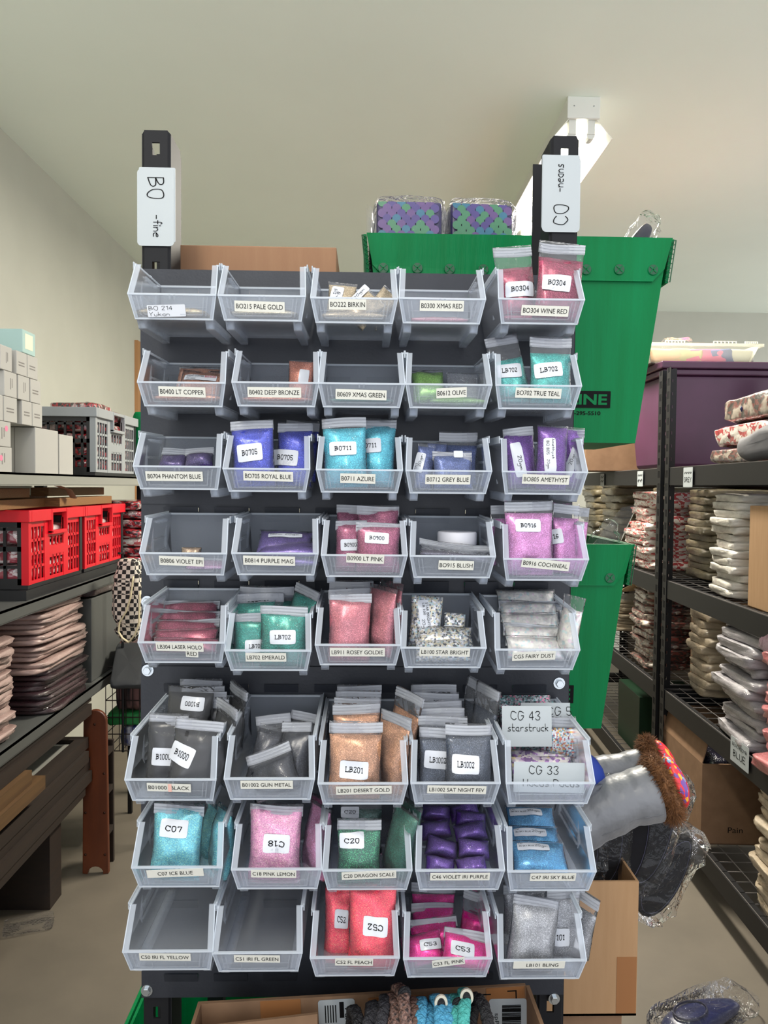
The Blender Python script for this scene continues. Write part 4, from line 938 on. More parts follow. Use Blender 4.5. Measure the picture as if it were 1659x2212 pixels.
# green fluted bin with a folded collar
def fluted_bin(label, xl, xr, xbl, xbr, y0, dep, zt, zb, holes, sign_=None, rz=0):
    cx = (xl+xr)/2; o = thing('fluted_bin', label, 'bin', (cx, y0, zb), (0, 0, rz), 'green fluted plastic bins')
    h = zt-zb; t = .005; wt = (xr-xl)/2; bl, br = xbl-cx, xbr-cx; inset = (wt-(br-bl)/2)
    col = .075
    b4 = [(bl, inset*.6, 0), (br, inset*.6, 0), (br, dep-inset*.6, 0), (bl, dep-inset*.6, 0)]
    t4 = [(-wt+.004, .004, h), (wt-.004, .004, h), (wt-.004, dep-.004, h), (-wt+.004, dep-.004, h)]
    mb = MB(); n = 4
    ins = lambda q, d: [(x+(d if x < (bl+br)/2 else -d), y+(d if y < dep/2 else -d), z) for x, y, z in q]
    bi, ti = ins([(x, y, t) for x, y, z in b4], t), ins(t4, t)
    vs = b4+t4+bi+ti
    fs = [(3, 2, 1, 0)]+[(i, (i+1) % 4, 4+(i+1) % 4, 4+i) for i in range(4)]+[(8, 9, 10, 11)]+[(8+(i+1) % 4, 8+i, 12+i, 12+(i+1) % 4) for i in range(4)]+[(4+i, 4+(i+1) % 4, 12+(i+1) % 4, 12+i) for i in range(4)]
    mb.add(vs, fs).obj('tub', M_GREEN, o)
    # collar folded down outside, its lower corners cut off
    k = col/h
    def at(z): f = z/h; return (bl+(-wt-bl)*f, br+(wt-br)*f, inset*.6+(.004-inset*.6)*f)
    l1, r1, y1 = at(h-col); 
    cf = MB(); yy0 = -.004; yy1 = y1-.006; c2 = .022
    ring = [(l1+c2, yy1, h-col), (r1-c2, yy1, h-col), (r1-.001, yy1+.0005, h-col+c2), (wt, yy0, h), (-wt, yy0, h), (l1+.001, yy1+.0005, h-col+c2)]
    cf.add(ring+[(x, y+.005, z) for x, y, z in ring], [(0, 1, 2, 3, 4, 5), (11, 10, 9, 8, 7, 6)]+[((i+1) % 6, i, 6+i, 6+(i+1) % 6) for i in range(6)]).obj('folded_collar', M_GREEN, o)
    for s in (-1, 1):
        xs = wt*s; xb_ = (r1 if s > 0 else l1)
        MB().hexa(sorted_ring([(xb_+s*.004, .012, h-col), (xb_+s*.009, .012, h-col), (xb_+s*.009, dep-.02, h-col), (xb_+s*.004, dep-.02, h-col)]),
                  sorted_ring([(xs, .004, h), (xs+s*.006, .004, h), (xs+s*.006, dep-.01, h), (xs, dep-.01, h)])).obj('folded_collar', M_GREEN, o)
        z = MB(); n = 9      # zigzag fluting on the cut edge
        pts = []
        for i in range(n*2+1):
            f = i/(n*2); zc = h-.002-f*(col-.002); xc = xs+(xb_-xs)*f+s*(.0005 if i % 2 else .0075)
            pts.append((xc, .002+.004*f, zc))
        z.tube(pts, .0009, 5).tube([(xs+s*.008, .002, h-.002), (xb_+s*.010, .006, h-col)], .0012, 5).obj('fluted_edge', M_GREEND, o)
    for px, py in holes:
        q = P(px, py, y0-.004); x, z = q.x-cx, q.z-zb; yy = yy0+(yy1-yy0)*(h-z)/col
        MB().lathe([(.0092, yy-.0012), (.0098, yy-.0004), (.0098, yy+.001), (.0092, yy+.001)], 20, 'y', (x, 0, z)).obj('hole_rim', M_GREEN, o)
        g = MB().lathe([(.0088, yy-.0016), (.0088, yy-.0010)], 20, 'y', (x, 0, z)); g.obj('hole', M_GREEND, o)
        MB().box(-.0075, .0075, yy-.0026, yy-.0016, -.0008, .0008, Matrix.Translation((x, 0, z)) @ Matrix.Rotation(R(42), 4, 'Y')).box(-.0075, .0075, yy-.0026, yy-.0016, -.0008, .0008, Matrix.Translation((x, 0, z)) @ Matrix.Rotation(R(-48), 4, 'Y')).obj('fluting', M_GREEN, o)
    if sign_:
        (pl, pt, pr, pb, txt) = sign_
        ya = lambda z: inset*.6+(.004-inset*.6)*z/h
        q0, q1 = P(pl, pt, y0+.01), P(pr, pb, y0+.01); x0, x1, z1, z0 = q0.x-cx, q1.x-cx, q0.z-zb, q1.z-zb
        zm = (z0+z1)/2
        sl = math.atan2(inset*.6-.004, h)
        pl_ = MB().box(x0, x1, -.0012, -.0004, (z0-zm), (z1-zm)).obj('printed_panel', M_INK, o, loc=(0, ya(zm)-.0006, zm), rot=(sl, 0, 0))
        lettering(pl_, font_text('ULINE', .03), (x0+x1)/2, 0, w=(x1-x0)*.88, h=(z1-z0)*.64, eps=.0018, m=M_GREEN)
        lettering(pl_, font_text('1-800-295-5510', .02), (x0+x1)/2, (z0-zm)-.0095, w=(x1-x0)*.68, h=.0072, eps=.0004)
    return o
def sorted_ring(q):
    cx = sum(p[0] for p in q)/4; cy = sum(p[1] for p in q)/4
    return sorted(q, key=lambda p: math.atan2(p[1]-cy, p[0]-cx))
YG = 1.33
g1, g2 = P(792, 504, YG), P(1452, 507, YG)
g3, g4 = P(846, 944, YG+.02), P(1376, 940, YG+.02)
fluted_bin('large green fluted plastic bin behind the top of the rack, scale packs on it', g1.x, g2.x, g3.x, g4.x, YG, .30, g1.z, 1.4625,
           [(828, 577), (902, 577), (972, 579), (1045, 580), (1150, 580), (1268, 580), (1340, 580), (1413, 581)], (1196, 842, 1323, 880, 0))
g1, g2 = P(722, 1172, YG), P(1366, 1176, YG)
g3, g4 = P(790, 1570, YG+.02), P(1302, 1572, YG+.02)
fluted_bin('green fluted plastic bin behind the rack at lower right', g1.x, g2.x, g3.x, g4.x, YG, .30, g2.z, .9355,
           [(1320, 1249), (1225, 1249)], (1118, 1484, 1243, 1524, 0))
g2 = P(860, 2085, YG)
fluted_bin('green fluted plastic bin low behind the left upright, only a corner showing', P(284, 2170, YG).x, g2.x, P(310, 2300, YG).x, g2.x-.06, YG-.06, .30, P(285, 2246, YG-.06).z, .205, [])
carton('cardboard_box', 'brown cardboard box on the floor under the lower green bin', -.30, .10, 1.28, 1.58, 0, .203, M_KRAFTD)

# two packs with a fish scale print, wrapped in clear film, standing in the upper green bin
SCALES = [mat('scale_purple', (70, 56, 118), .35), mat('scale_green', (62, 122, 86), .35), mat('scale_teal', (44, 104, 128), .35), mat('scale_plum', (92, 66, 118), .35)]
M_INDIGO = mat('scale_ground', (34, 26, 74), .4)
def scale_pack(l, t, r, b, Y, label, seed, rz=0):
    p, q = P(l, t, Y), P(r, b, Y); w, h = q.x-p.x, .15; o = thing('scale_print_pack', label, 'pack', ((p.x+q.x)/2, Y+.04, p.z-h), (0, 0, R(rz)), 'fish scale packs')
    bevel(MB().box(-w/2, w/2, -.035, .035, 0, h).obj('pouch', M_INDIGO, o), .006, 3)
    rnd = random.Random(seed); mb = MB(); rr = .0092; nr = 13
    for j in range(nr):
        z = h-.003-j*.0098
        n = int(w/.0172)+1
        for i in range(n):
            x = -w/2+.010+i*.0172+(j % 2)*.0086
            if abs(x) > w/2-.008: continue
            mb.cur = rnd.randrange(4)
            y = -.0358-.0009*j
            pts = [(x+rr*.86*math.cos(2*PI*k/14), min(h-.0015, z+rr*.86*math.sin(2*PI*k/14))) for k in range(14)]
            if pts[0][0] > w/2-.001: continue
            mb.prism(pts, 'y', y, y+.0008)
    mb.obj('scale_print', SCALES, o)
    sb = superbox(w*1.1, .10, h*1.06, seed+3, 0.006, .22, 40, 20, 30); wr = sb.obj('clear_wrap', M_WRAP, o)
    for s in (-1, 1):      # crimped film ends
        f = MB(); n = 12
        for k in range(n):
            x = s*(w*.52+.012*rnd.random()); y = -.03+.006*k; a = rnd.uniform(.004, .012)
            f.add([(s*w*.5, y, .02), (x+s*a, y+.003, .03), (x+s*a*.5, y-.004, h*.6), (x+s*a*rnd.random(), y+.002, h*.98), (s*w*.5, y, h*.9)], [(0, 1, 2, 3, 4)])
        f.obj('film_edge', M_WRAP, o)
    return o
scale_pack(814, 431, 955, 502, YG+.03, 'left fish scale patterned pack wrapped in clear film', 1)
scale_pack(972, 436, 1106, 502, YG+.05, 'right fish scale patterned pack wrapped in clear film', 5, 4)
MB_ = MB()
def film_tuft(px, py, Y, w, h, label, seed, rot, m=None):
    p = P(px, py, Y); o = superbox(w, .02, h, seed, .012, .5, 20, 12, 30).obj('film_bag', M_WRAP, None, False, p, rot); return tag(o, label, 'film')
p = P(1326, 503, YG+.05)
o = thing('wrapped_shoe', 'navy toe in clear film standing in the upper green bin at right', 'shoe', (p.x, p.y, p.z-.10), (0, R(28), 0))
superbox(.03, .05, .13, 4, .004, .6).obj('toe', mat('navy_cloth', (18, 20, 34), .5), o, True)
superbox(.05, .06, .15, 7, .010, .45, 24, 14, 30).obj('clear_wrap', M_WRAP, o)
p = P(1268, 1180, YG+.08)
o = thing('film_bag', 'pointed clear film bag sticking out of the lower green bin', 'film', (p.x, p.y, p.z-.06), (0, R(24), 0))
MB().hexa([(-.03, -.004, 0), (.03, -.004, 0), (.03, .004, 0), (-.03, .004, 0)], [(.005, -.001, .15), (.03, -.002, .165), (.03, .002, .165), (.005, .001, .15)]).obj('film', M_WRAP, o)
superbox(.045, .03, .12, 9, .012, .5, 20, 12, 34).obj('crumple', M_WRAP, o)

# ================================================================== cartons, plush legs and black soles to the right of the rack
YR = 1.22
a, c = P(1120, 1905, YR), P(1374, 2194, YR)
bx = carton('cardboard_box', 'brown cardboard box beside the rack under the black soles, tape on its corner', a.x, c.x, YR, YR+.34, c.z, a.z, M_KRAFT2, tape=[(.83, .995, .02, .44)], open_=True)
carton('cardboard_box', 'brown cardboard box on the floor beneath the taped box', a.x-.02, P(1346, 2195, YR).x, YR+.005, YR+.33, 0, c.z-.002, M_KRAFTD)
M_SOLE = mat('black_foam', (7, 7, 11), .7, 0, (11, 11, 17), 60, spec=.2)
def soles():
    # dark flat soles in clear bags, fanned on top of the box
    spec = [(1250, 1905, -2, .0, .17), (1292, 1902, 6, .03, .18), (1332, 1902, 14, .05, .19), (1366, 1898, 22, .075, .20), (1384, 1960, 34, .095, .17)]
    for k, (px, py, an, dy, L) in enumerate(spec):
        p = P(px, py, YR+.05+dy)
        o = thing('packaged_sole', 'black foam sole in clear bag, %s of the fan on the box' % ['first from left', 'second from left', 'third from left', 'fourth from left', 'lowest rightmost'][k], 'sole', (p.x, p.y, p.z-.012), (0, R(an), R(10)), 'black soles in bags')
        prof = []
        for i in range(24):
            t = 2*PI*i/24; w = .036+.008*math.cos(t)
            prof.append((w*math.sin(t), L/2-L/2*math.cos(t)))
        bevel(MB().prism(prof, 'y', -.009, .009).obj('sole', M_SOLE, o), .003)
        st = [(x*.86, z*.9+L*.05) for x, z in prof]
        MB().tube([(x, -.0095, z) for x, z in st+st[:1]], .0006, 4).obj('stitching', mat('stitch', (60, 60, 82), .6), o)
        if k != 2: superbox(.105, .034, L*1.18, 20+k, .010, .35, 36, 22, 34).obj('clear_bag', M_CRINK, o, False, (0, 0, -.012))
soles()
# plush toy: grey trousers, fur cuffs, round patterned feet
YD = 1.30
doll = thing('plush_toy', 'plush toy lying with grey trouser legs, brown fur cuffs and red feet', 'toy', P(1215, 1700, YD+.03))
D0 = Vector(doll.location)
M_SATIN = mat('grey_satin', (104, 106, 110), .38, .1, (114, 116, 120), 8, .9, 26, sheen=.3)
M_FUR = mat('brown_fur', (88, 54, 26), .8, 0, (122, 80, 42), 120)
vm = newmat('foot_print')
def footmat():
    m, nt, b = vm; N, L = nt.nodes, nt.links
    v = texco(nt, (60, 60, 22)); vo = N.new('ShaderNodeTexVoronoi'); vo.inputs['Scale'].default_value = 3.4; L.new(v, vo.inputs[0])
    s = N.new('ShaderNodeSeparateColor'); L.new(vo.outputs['Color'], s.inputs[0]); c = N.new('ShaderNodeValToRGB'); c.color_ramp.interpolation = 'CONSTANT'
    e = c.color_ramp.elements; e[0].color = lin((214, 36, 56)); e[1].color = lin((240, 170, 50)); e[1].position = .55
    for ps, cc in ((.68, (110, 70, 150)), (.8, (222, 60, 60)), (.9, (130, 160, 190))): k = e.new(ps); k.color = lin(cc)
    L.new(s.outputs[0], c.inputs[0]); L.new(c.outputs[0], b.inputs['Base Color']); b.inputs['Roughness'].default_value = .35
    return m
M_FOOT = footmat()
sc_ = YD/F
def dp(px, py, dy=0): return P(px, py, YD+dy)-D0
superbox(.20, .10, .115, 31, .006, .6).obj('body', mat('blue_cloth', (16, 50, 140), .6), doll, True, dp(1172, 1742, .02), (0, R(8), 0))
rnd = random.Random(4)
for (pts, rad, cuff, foot) in (
    ([(1232, 1695), (1290, 1680), (1340, 1668), (1392, 1655)], [58, 46, 42, 40], [(1405, 1632), 27, 48, 18], [(1432, 1640), 22, 46, 22]),
    ([(1228, 1790), (1290, 1755), (1350, 1728), (1412, 1712)], [62, 60, 58, 60], [(1428, 1702), 32, 82, 20], [(1456, 1690), 22, 58, 18])):
    dy = .05 if rad[0] == 58 else -.02
    P3 = catmull3 = [dp(x, y, dy) for x, y in pts]
    path = []; rr = []
    for i in range(len(P3)-1):
        for k in range(8):
            t = k/8; path.append(P3[i].lerp(P3[i+1], t)); rr.append((rad[i]+(rad[i+1]-rad[i])*t)*sc_)
    path.append(P3[-1]); rr.append(rad[-1]*sc_)
    rr = [r*(1+.012*math.sin(i*1.7)+.025*math.sin(i*.6+1)) for i, r in enumerate(rr)]
    leg = MB().tube(path, rr, 26).obj('trouser_leg', M_SATIN, doll, True)
    MB().tube([p+Vector((0, -r*.93, -r*.36)) for p, r in zip(path, rr)], .0008, 5).obj('seam', mat('seam_thread', (92, 94, 98), .6), leg)
    (c0, a_, b_, tl) = cuff; cc = dp(c0[0], c0[1], dy)
    f = MB(); rx, rz = a_*sc_, b_*sc_; ry = rz*.9; M = Matrix.Rotation(R(-tl), 3, 'Y')
    vs = []; nu, nv = 24, 12
    for j in range(nv+1):
        for i in range(nu):
            th, ph = 2*PI*i/nu, PI*j/nv; vs.append(cc+M @ Vector((rx*math.cos(th)*math.sin(ph)*.85, ry*math.sin(th)*math.sin(ph)*.9, rz*math.cos(ph)*.9)))
    f.add(vs, [(j*nu+i, j*nu+(i+1) % nu, (j+1)*nu+(i+1) % nu, (j+1)*nu+i) for j in range(nv) for i in range(nu)])
    for k in range(2600):
        th, cz_ = rnd.uniform(0, 2*PI), rnd.uniform(-1, 1); sn = math.sqrt(1-cz_*cz_)
        n = Vector((sn*math.cos(th), sn*math.sin(th), cz_)); base = Vector((rx*n.x*.85, ry*n.y*.9, rz*n.z*.9))
        d = (Vector((n.x/rx, n.y/ry, n.z/rz)).normalized()+Vector((rnd.uniform(-.6, .6), rnd.uniform(-.6, .6), rnd.uniform(-.9, .3)))).normalized()
        sd = d.orthogonal().normalized()*.0007; s2 = d.cross(sd).normalized()*.0007; L = rnd.uniform(.007, .014)
        q = cc+M @ base
        mid = q+M @ (d*L*.55); tip = q+M @ (d*L+Vector((0, 0, -.002)))
        f.add([q+M @ sd, q-M @ sd, q+M @ s2, mid, tip], [(0, 1, 4), (1, 2, 4), (2, 0, 4)])
    f.obj('fur_cuff', M_FUR, doll)
    (c1, a2, b2, tl2) = foot; cc = dp(c1[0], c1[1], dy-.004)
    fo = superbox(a2*2*sc_, b2*1.7*sc_, b2*2*sc_, 40, .001, .85, 30, 16).obj('foot', M_FOOT, doll, True, cc-Matrix.Rotation(R(-tl2), 3, 'Y') @ Vector((0, 0, b2*sc_)), (0, R(-tl2), 0))
# navy shoe in film on the floor at the right
p = PZ(1520, 2186, .035)
o = thing('wrapped_shoe', 'navy slipper in clear film lying on the floor at lower right', 'shoe', (p.x, p.y, 0), (0, 0, R(-64)))
sh = superbox(.085, .26, .05, 50, .003, .6, 30, 14); sh.v = [(x*(1-.5*max(0, y+.02)/.15), y, z*(1.1-.45*max(0, y)/.13)) for x, y, z in sh.v]
sh.obj('upper', mat('navy_velvet', (16, 26, 72), .32, 0, None, 60, 0, None, .3), o, True)
MB().tube([(.03*math.cos(t), -.05+.05*math.sin(t), .055) for t in [i*.3 for i in range(22)]], .003, 6).obj('trim', mat('navy_trim', (10, 16, 50), .4), o)
superbox(.12, .33, .065, 53, .010, .4, 36, 18, 30).obj('clear_wrap', M_CRINK, o)

# ================================================================== open carton of braided loops in front of the rack
YF = 1.00
bl, br = P(450, 2168, YF), P(1152, 2128, YF)
zt = (bl.z+br.z)/2; rl = math.atan2(br.z-bl.z, br.x-bl.x)
fx = thing('cardboard_box', 'open cardboard box of braided loops low in front of the rack', 'box', ((bl.x+br.x)/2, YF, zt-.2), (0, -rl, 0))
w = br.x-bl.x
bw = MB().box(-w/2, w/2, 0, .005, 0, .2).obj('back_wall', M_KRAFTD, fx)
MB().box(-w/2, w/2, -.32, .005, -.005, 0).obj('base', M_KRAFTD, fx)
MB().hexa([(w/2, -.32, 0), (w/2+.005, -.32, 0), (w/2+.005, 0, 0), (w/2, 0, 0)], [(w/2+.01, -.32, .2), (w/2+.015, -.32, .2), (w/2+.005, 0, .2), (w/2, 0, .2)]).obj('side_wall', M_KRAFTD, fx)
MB().box(-w/2-.005, -w/2, -.32, .005, 0, .2).obj('side_wall', M_KRAFTD, fx)
MB().box(-w/2, w/2, -.325, -.32, 0, .14).obj('front_wall', M_KRAFTD, fx)
fl = P(438, 2176, YF-.02); fr = P(690, 2172, YF-.02)
MB().hexa([(-w/2-.004, -.17, .07), (-w/2+.165, -.17, .07), (-w/2+.165, -.166, .07), (-w/2-.004, -.166, .07)], [(-w/2+.004, -.035, .192), (-w/2+.160, -.03, .198), (-w/2+.160, -.026, .198), (-w/2+.004, -.031, .192)]).obj('flap', M_KRAFTD, fx)
MB().box(.005, .085, -.0008, 0, .02, .195).obj('tape', M_TAPE, fx); MB().box(-w/2+.08, -w/2+.135, -.0006, 0, .10, .199).obj('tape', M_TAPE, fx); MB().box(w/2-.055, w/2-.002, -.0006, 0, .02, .199).obj('tape', M_TAPE, fx)
def local(px, py, Y=YF-.002):
    q = P(px, py, Y)-Vector(fx.location); a = rl; return (q.x*math.cos(a)+q.z*math.sin(a), -.0012, -q.x*math.sin(a)+q.z*math.cos(a))
lb = MB().prism(rrect(.050, .075, .004), 'y', 0, .0006).obj('shipping_label', M_CARD, fx, False, (local(727, 2180)[0], -.0012, local(727, 2218)[2]))
lettering(lb, font_text('Puro'), .016, .012, w=.026, h=.010, rot=90); MB().box(.004, .010, -.0008, -.0002, .012, .034).obj('black_bar', M_INK, lb)
for k in range(5): MB().box(-.016+k*.0035, -.0146+k*.0035, -.0008, -.0002, .006, .03).obj('printed_line', M_INK, lb)
lb2 = MB().prism(rrect(.052, .075, .004), 'y', 0, .0006).obj('shipping_label', M_CARD, fx, False, (local(1096, 2180)[0], -.0012, local(1090, 2159)[2]-.0375), (0, R(2), 0))
lettering(lb2, font_text('spPBO'), -.016, .002, w=.032, h=.0075, rot=90)
rnd = random.Random(8); bar = MB(); z = .029
while z > -.03:
    t = rnd.choice((.0005, .001, .0016)); bar.box(-.008, .018, -.0008, -.0002, z-t, z); z -= t+rnd.choice((.0005, .0009, .0012))
bar.obj('barcode', M_INK, lb2)
cm = MB()
for (px, py, dx) in ((1042, 2152, 1), (1115, 2143, -1)):
    q = local(px, py); cm.box(min(q[0], q[0]+dx*.012), max(q[0], q[0]+dx*.012), -.0007, -.0001, q[2], q[2]+.0018); cm.box(q[0]-.0009, q[0]+.0009, -.0007, -.0001, q[2]-.014, q[2]+.0018)
cm.obj('corner_mark', M_INK, fx)
BR = {'black': mat('braid_black', (24, 24, 28), .55, 0, None, 60, .8, 500), 'char': mat('braid_charcoal', (44, 44, 50), .6, 0, None, 60, .8, 500), 'mix': mat('braid_brown', (34, 26, 26), .6, 0, (150, 116, 104), 260, .6, 400),
      'blue': mat('braid_blue', (70, 150, 190), .6, 0, (88, 170, 205), 300, .8, 500), 'teal': mat('braid_teal', (66, 166, 160), .6, 0, (86, 186, 178), 300, .8, 500), 'tan': mat('braid_tan', (120, 92, 80), .6, 0, (60, 44, 40), 260, .6, 400)}
M_CREAM = mat('cream_lining', (214, 208, 190), .6)
NTH = ['first', 'second', 'third', 'fourth', 'fifth', 'sixth', 'seventh', 'eighth', 'ninth', 'tenth', 'eleventh', 'twelfth', 'thirteenth', 'fourteenth', 'fifteenth', 'sixteenth', 'seventeenth', 'eighteenth', 'nineteenth', 'twentieth']
CN = {'black': 'black', 'char': 'charcoal', 'mix': 'brown speckled', 'blue': 'sky blue', 'teal': 'turquoise', 'tan': 'tan speckled'}
for k, (px, py, c, liner) in enumerate(((770, 2196, 'black', 0), (800, 2190, 'char', 0), (815, 2186, 'char', 0), (829, 2172, 'char', 0), (842, 2182, 'mix', 0), (853, 2168, 'mix', 0), (868, 2148, 'mix', 1),
                                        (892, 2178, 'tan', 0), (909, 2178, 'blue', 0), (925, 2192, 'blue', 0), (947, 2172, 'blue', 2), (966, 2174, 'blue', 0), (985, 2172, 'teal', 1), (1003, 2158, 'teal', 2), (1017, 2190, 'black', 0), (1040, 2168, 'black', 0))):
    q = P(px, py, YF-.06)
    o = thing('braided_loop', '%s braided loop standing in the open box, %s from the left' % (CN[c], NTH[k]), 'loop', (q.x, q.y, q.z-.10), (0, 0, R(random.Random(k).uniform(-14, 14))), 'braided loops')
    pts = [(.001*math.sin(i), -.045*math.cos(PI*i/16), .10-.045*(1-math.sin(PI*i/16))-(.05 if i in (0, 16) else 0)) for i in range(17)]
    mb = MB()
    for s in range(3):     # three strands plaited
        dense = [Vector(pts[i]).lerp(Vector(pts[i+1]), t/8) for i in range(16) for t in range(8)]
        mb.tube([p+Vector((.0042*math.sin(j*.42+s*2.1), .0, .002*math.sin(j*.84+s*2.1))) for j, p in enumerate(dense)], .0042, 7)
    mb.obj('braid', BR[c], o, True)
    if liner:
        h = .022 if liner == 2 else .018
        prof = [(.0085*math.sin(2*PI*i/20), .0+h*(.5-.5*math.cos(2*PI*i/20))) for i in range(20)]
        MB().prism(prof, 'y', .0, .003).obj('cream_tip' if liner == 2 else 'dark_tip', M_CREAM if liner == 2 else BR['black'], o, False, (.003, -.004, .094))
        MB().prism([(x*.62, z*.8+.001) for x, z in prof], 'y', -.001, .001).obj('dark_tip', BR['black'], o, False, (.003, -.004, .094))
# rail under the box: wire shelf hooked to the rack
MB().box(-RW/2+.02, RW/2-.02, -.36, .0, .43, .445).obj('front_shelf', M_STEELD, rack, False, (0, -.03, 0)).location.z = zt-.2-.465

# ================================================================== left: steel shelving along the wall
XL = -.95                                              # front edge of the left shelves
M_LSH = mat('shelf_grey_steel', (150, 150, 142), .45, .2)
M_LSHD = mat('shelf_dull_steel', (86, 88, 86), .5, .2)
SY0, SY1 = 1.55, 3.35
def lz_(px, py, X=XL): return PX(px, py, X).z
ZS = [1.408, 1.043, .672]
lsh = thing('storage_shelving', 'grey steel shelving along the left wall with boxes, red crates and shirts', 'shelving', (XL, SY0, 0))
for k, z in enumerate(ZS):
    mb = MB().box(-.5, 0, 0, SY1-SY0, z-.006, z).box(-.004, 0, 0, SY1-SY0, z-.034, z).box(-.012, 0, 0, SY1-SY0, z-.036, z-.033)
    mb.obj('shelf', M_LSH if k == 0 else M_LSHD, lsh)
for yy in (0, SY1-SY0-.04):
    MB().box(-.5, -.46, yy, yy+.04, 0, 1.408 if yy else 1.402).obj('post', M_SHELF, lsh)
MB().box(-.055, -.015, SY1-SY0-.04, SY1-SY0, 0, 1.40).obj('post', M_SHELF, lsh)

# white cartons on the top shelf
M_WBOX = mat('white_carton', (174, 172, 166), .7); M_MBOX = mat('mint_carton', (162, 190, 184), .7)
M_PRINT = mat('grey_print', (120, 116, 112), .6); M_PINKDOT = mat('pink_sticker', (236, 130, 160), .5)
XB = XL-.02
def yat(px, X=XB): return PX(px, 950, X).y
wb = 0
def wbox(x0, x1, z0, z1, label, m=M_WBOX, dep=.09, txt='v', dot=None, Xf=XB, m2=None):
    """carton whose aisle face runs between two pixel columns"""
    y0, y1 = yat(x0, Xf), yat(x1, Xf)-.0015
    o = thing('carton', label, 'box', (Xf, y0, z0), (0, 0, 0), 'white cartons on the left top shelf')
    bevel(MB().box(-dep, 0, 0, y1-y0, 0, z1-z0-.001).obj('box_wall', m, o), .0012, 1)
    w, h = y1-y0, z1-z0; mb = MB()
    MB().box(-dep*.5-.001, -dep*.5+.001, -.0004, 0, .0, h-.002).obj('lid_seam', M_PRINT, o) if dep > .1 else None
    if txt == 'v':
        for k in (0, 1): mb.box(0, .0004, w*(.48+.12*k), w*(.52+.12*k), h*(.30+.08*k), h*.74)
    if txt == 'h':
        for k in (0, 1): mb.box(0, .0004, w*.2, w*.75, h*(.5-.12*k), h*(.55-.12*k))
    if txt == 'l': mb.box(0, .0004, w*.2, w*.8, h*.2, h*.85)
    if txt: mb.obj('printed_text' if txt != 'l' else 'cream_label', M_PRINT if txt != 'l' else mat('cream_label', (226, 222, 196), .5), o)
    if dot: MB().lathe([(.008, 0), (.008, .0005)], 16, 'x', (0, w*dot[0], h*dot[1])).obj('pink_dot', M_PINKDOT, o)
    return o
Z0 = ZS[0]; lv = [Z0+.0685*k for k in range(6)]
lv[5] = Z0+.340
wbox(-18, 26, Z0, lv[1], 'white carton with pink dot at the bottom left of the stack', dep=.16, dot=(.45, .55))
wbox(-16, 24, lv[1], lv[2], 'white carton with pink dot, second from the bottom at left', dep=.16, dot=(.75, .72))
wbox(28, 76, Z0, Z0+.002, 'thin white card under the big white carton', dep=.09, txt=None) if False else None
wbox(76, 126, Z0, Z0+.136, 'large blank white carton on the shelf, left of the two tall ones', dep=.12, txt=None)
wbox(128, 158, Z0, Z0+.128, 'tall blank white carton right next to the grey black crate', dep=.10, txt=None)
wbox(-14, 8, lv[2], lv[3], 'white carton at the left edge of the fourth row', txt=None)
wbox(9, 38, lv[2], lv[3], 'white carton in the fourth row with sideways print', txt='h')
wbox(48, 70, lv[2], lv[3], 'white carton above the large blank one, left half', txt='h')
wbox(70.5, 92, lv[2], lv[3], 'white carton above the large blank one, right half', txt='h')
wbox(10, 38, lv[3], lv[4], 'mint sided carton in the third row with upright print', txt='v', dep=.10)
wbox(40, 65, lv[3], lv[4], 'middle white carton of the third row', txt='v')
wbox(66.5, 89, lv[3], lv[4], 'right white carton of the third row', txt='h')
wbox(2, 28, lv[4], lv[5], 'left white carton of the second row from the top', txt='v')
wbox(37, 60, lv[4], lv[5], 'middle white carton of the second row from the top', txt='h')
wbox(60.5, 83, lv[4], lv[5], 'right white carton of the second row from the top', txt='h')
wbox(50, 78, lv[5], lv[5]+.066, 'mint carton alone on top of the white cartons', M_MBOX, .16, 'l')
# supports hidden behind: bottom row backing cartons
wbox(30, 74, Z0, lv[2], 'plain white carton behind the large blank one', dep=.11, txt=None, Xf=XB-.13)

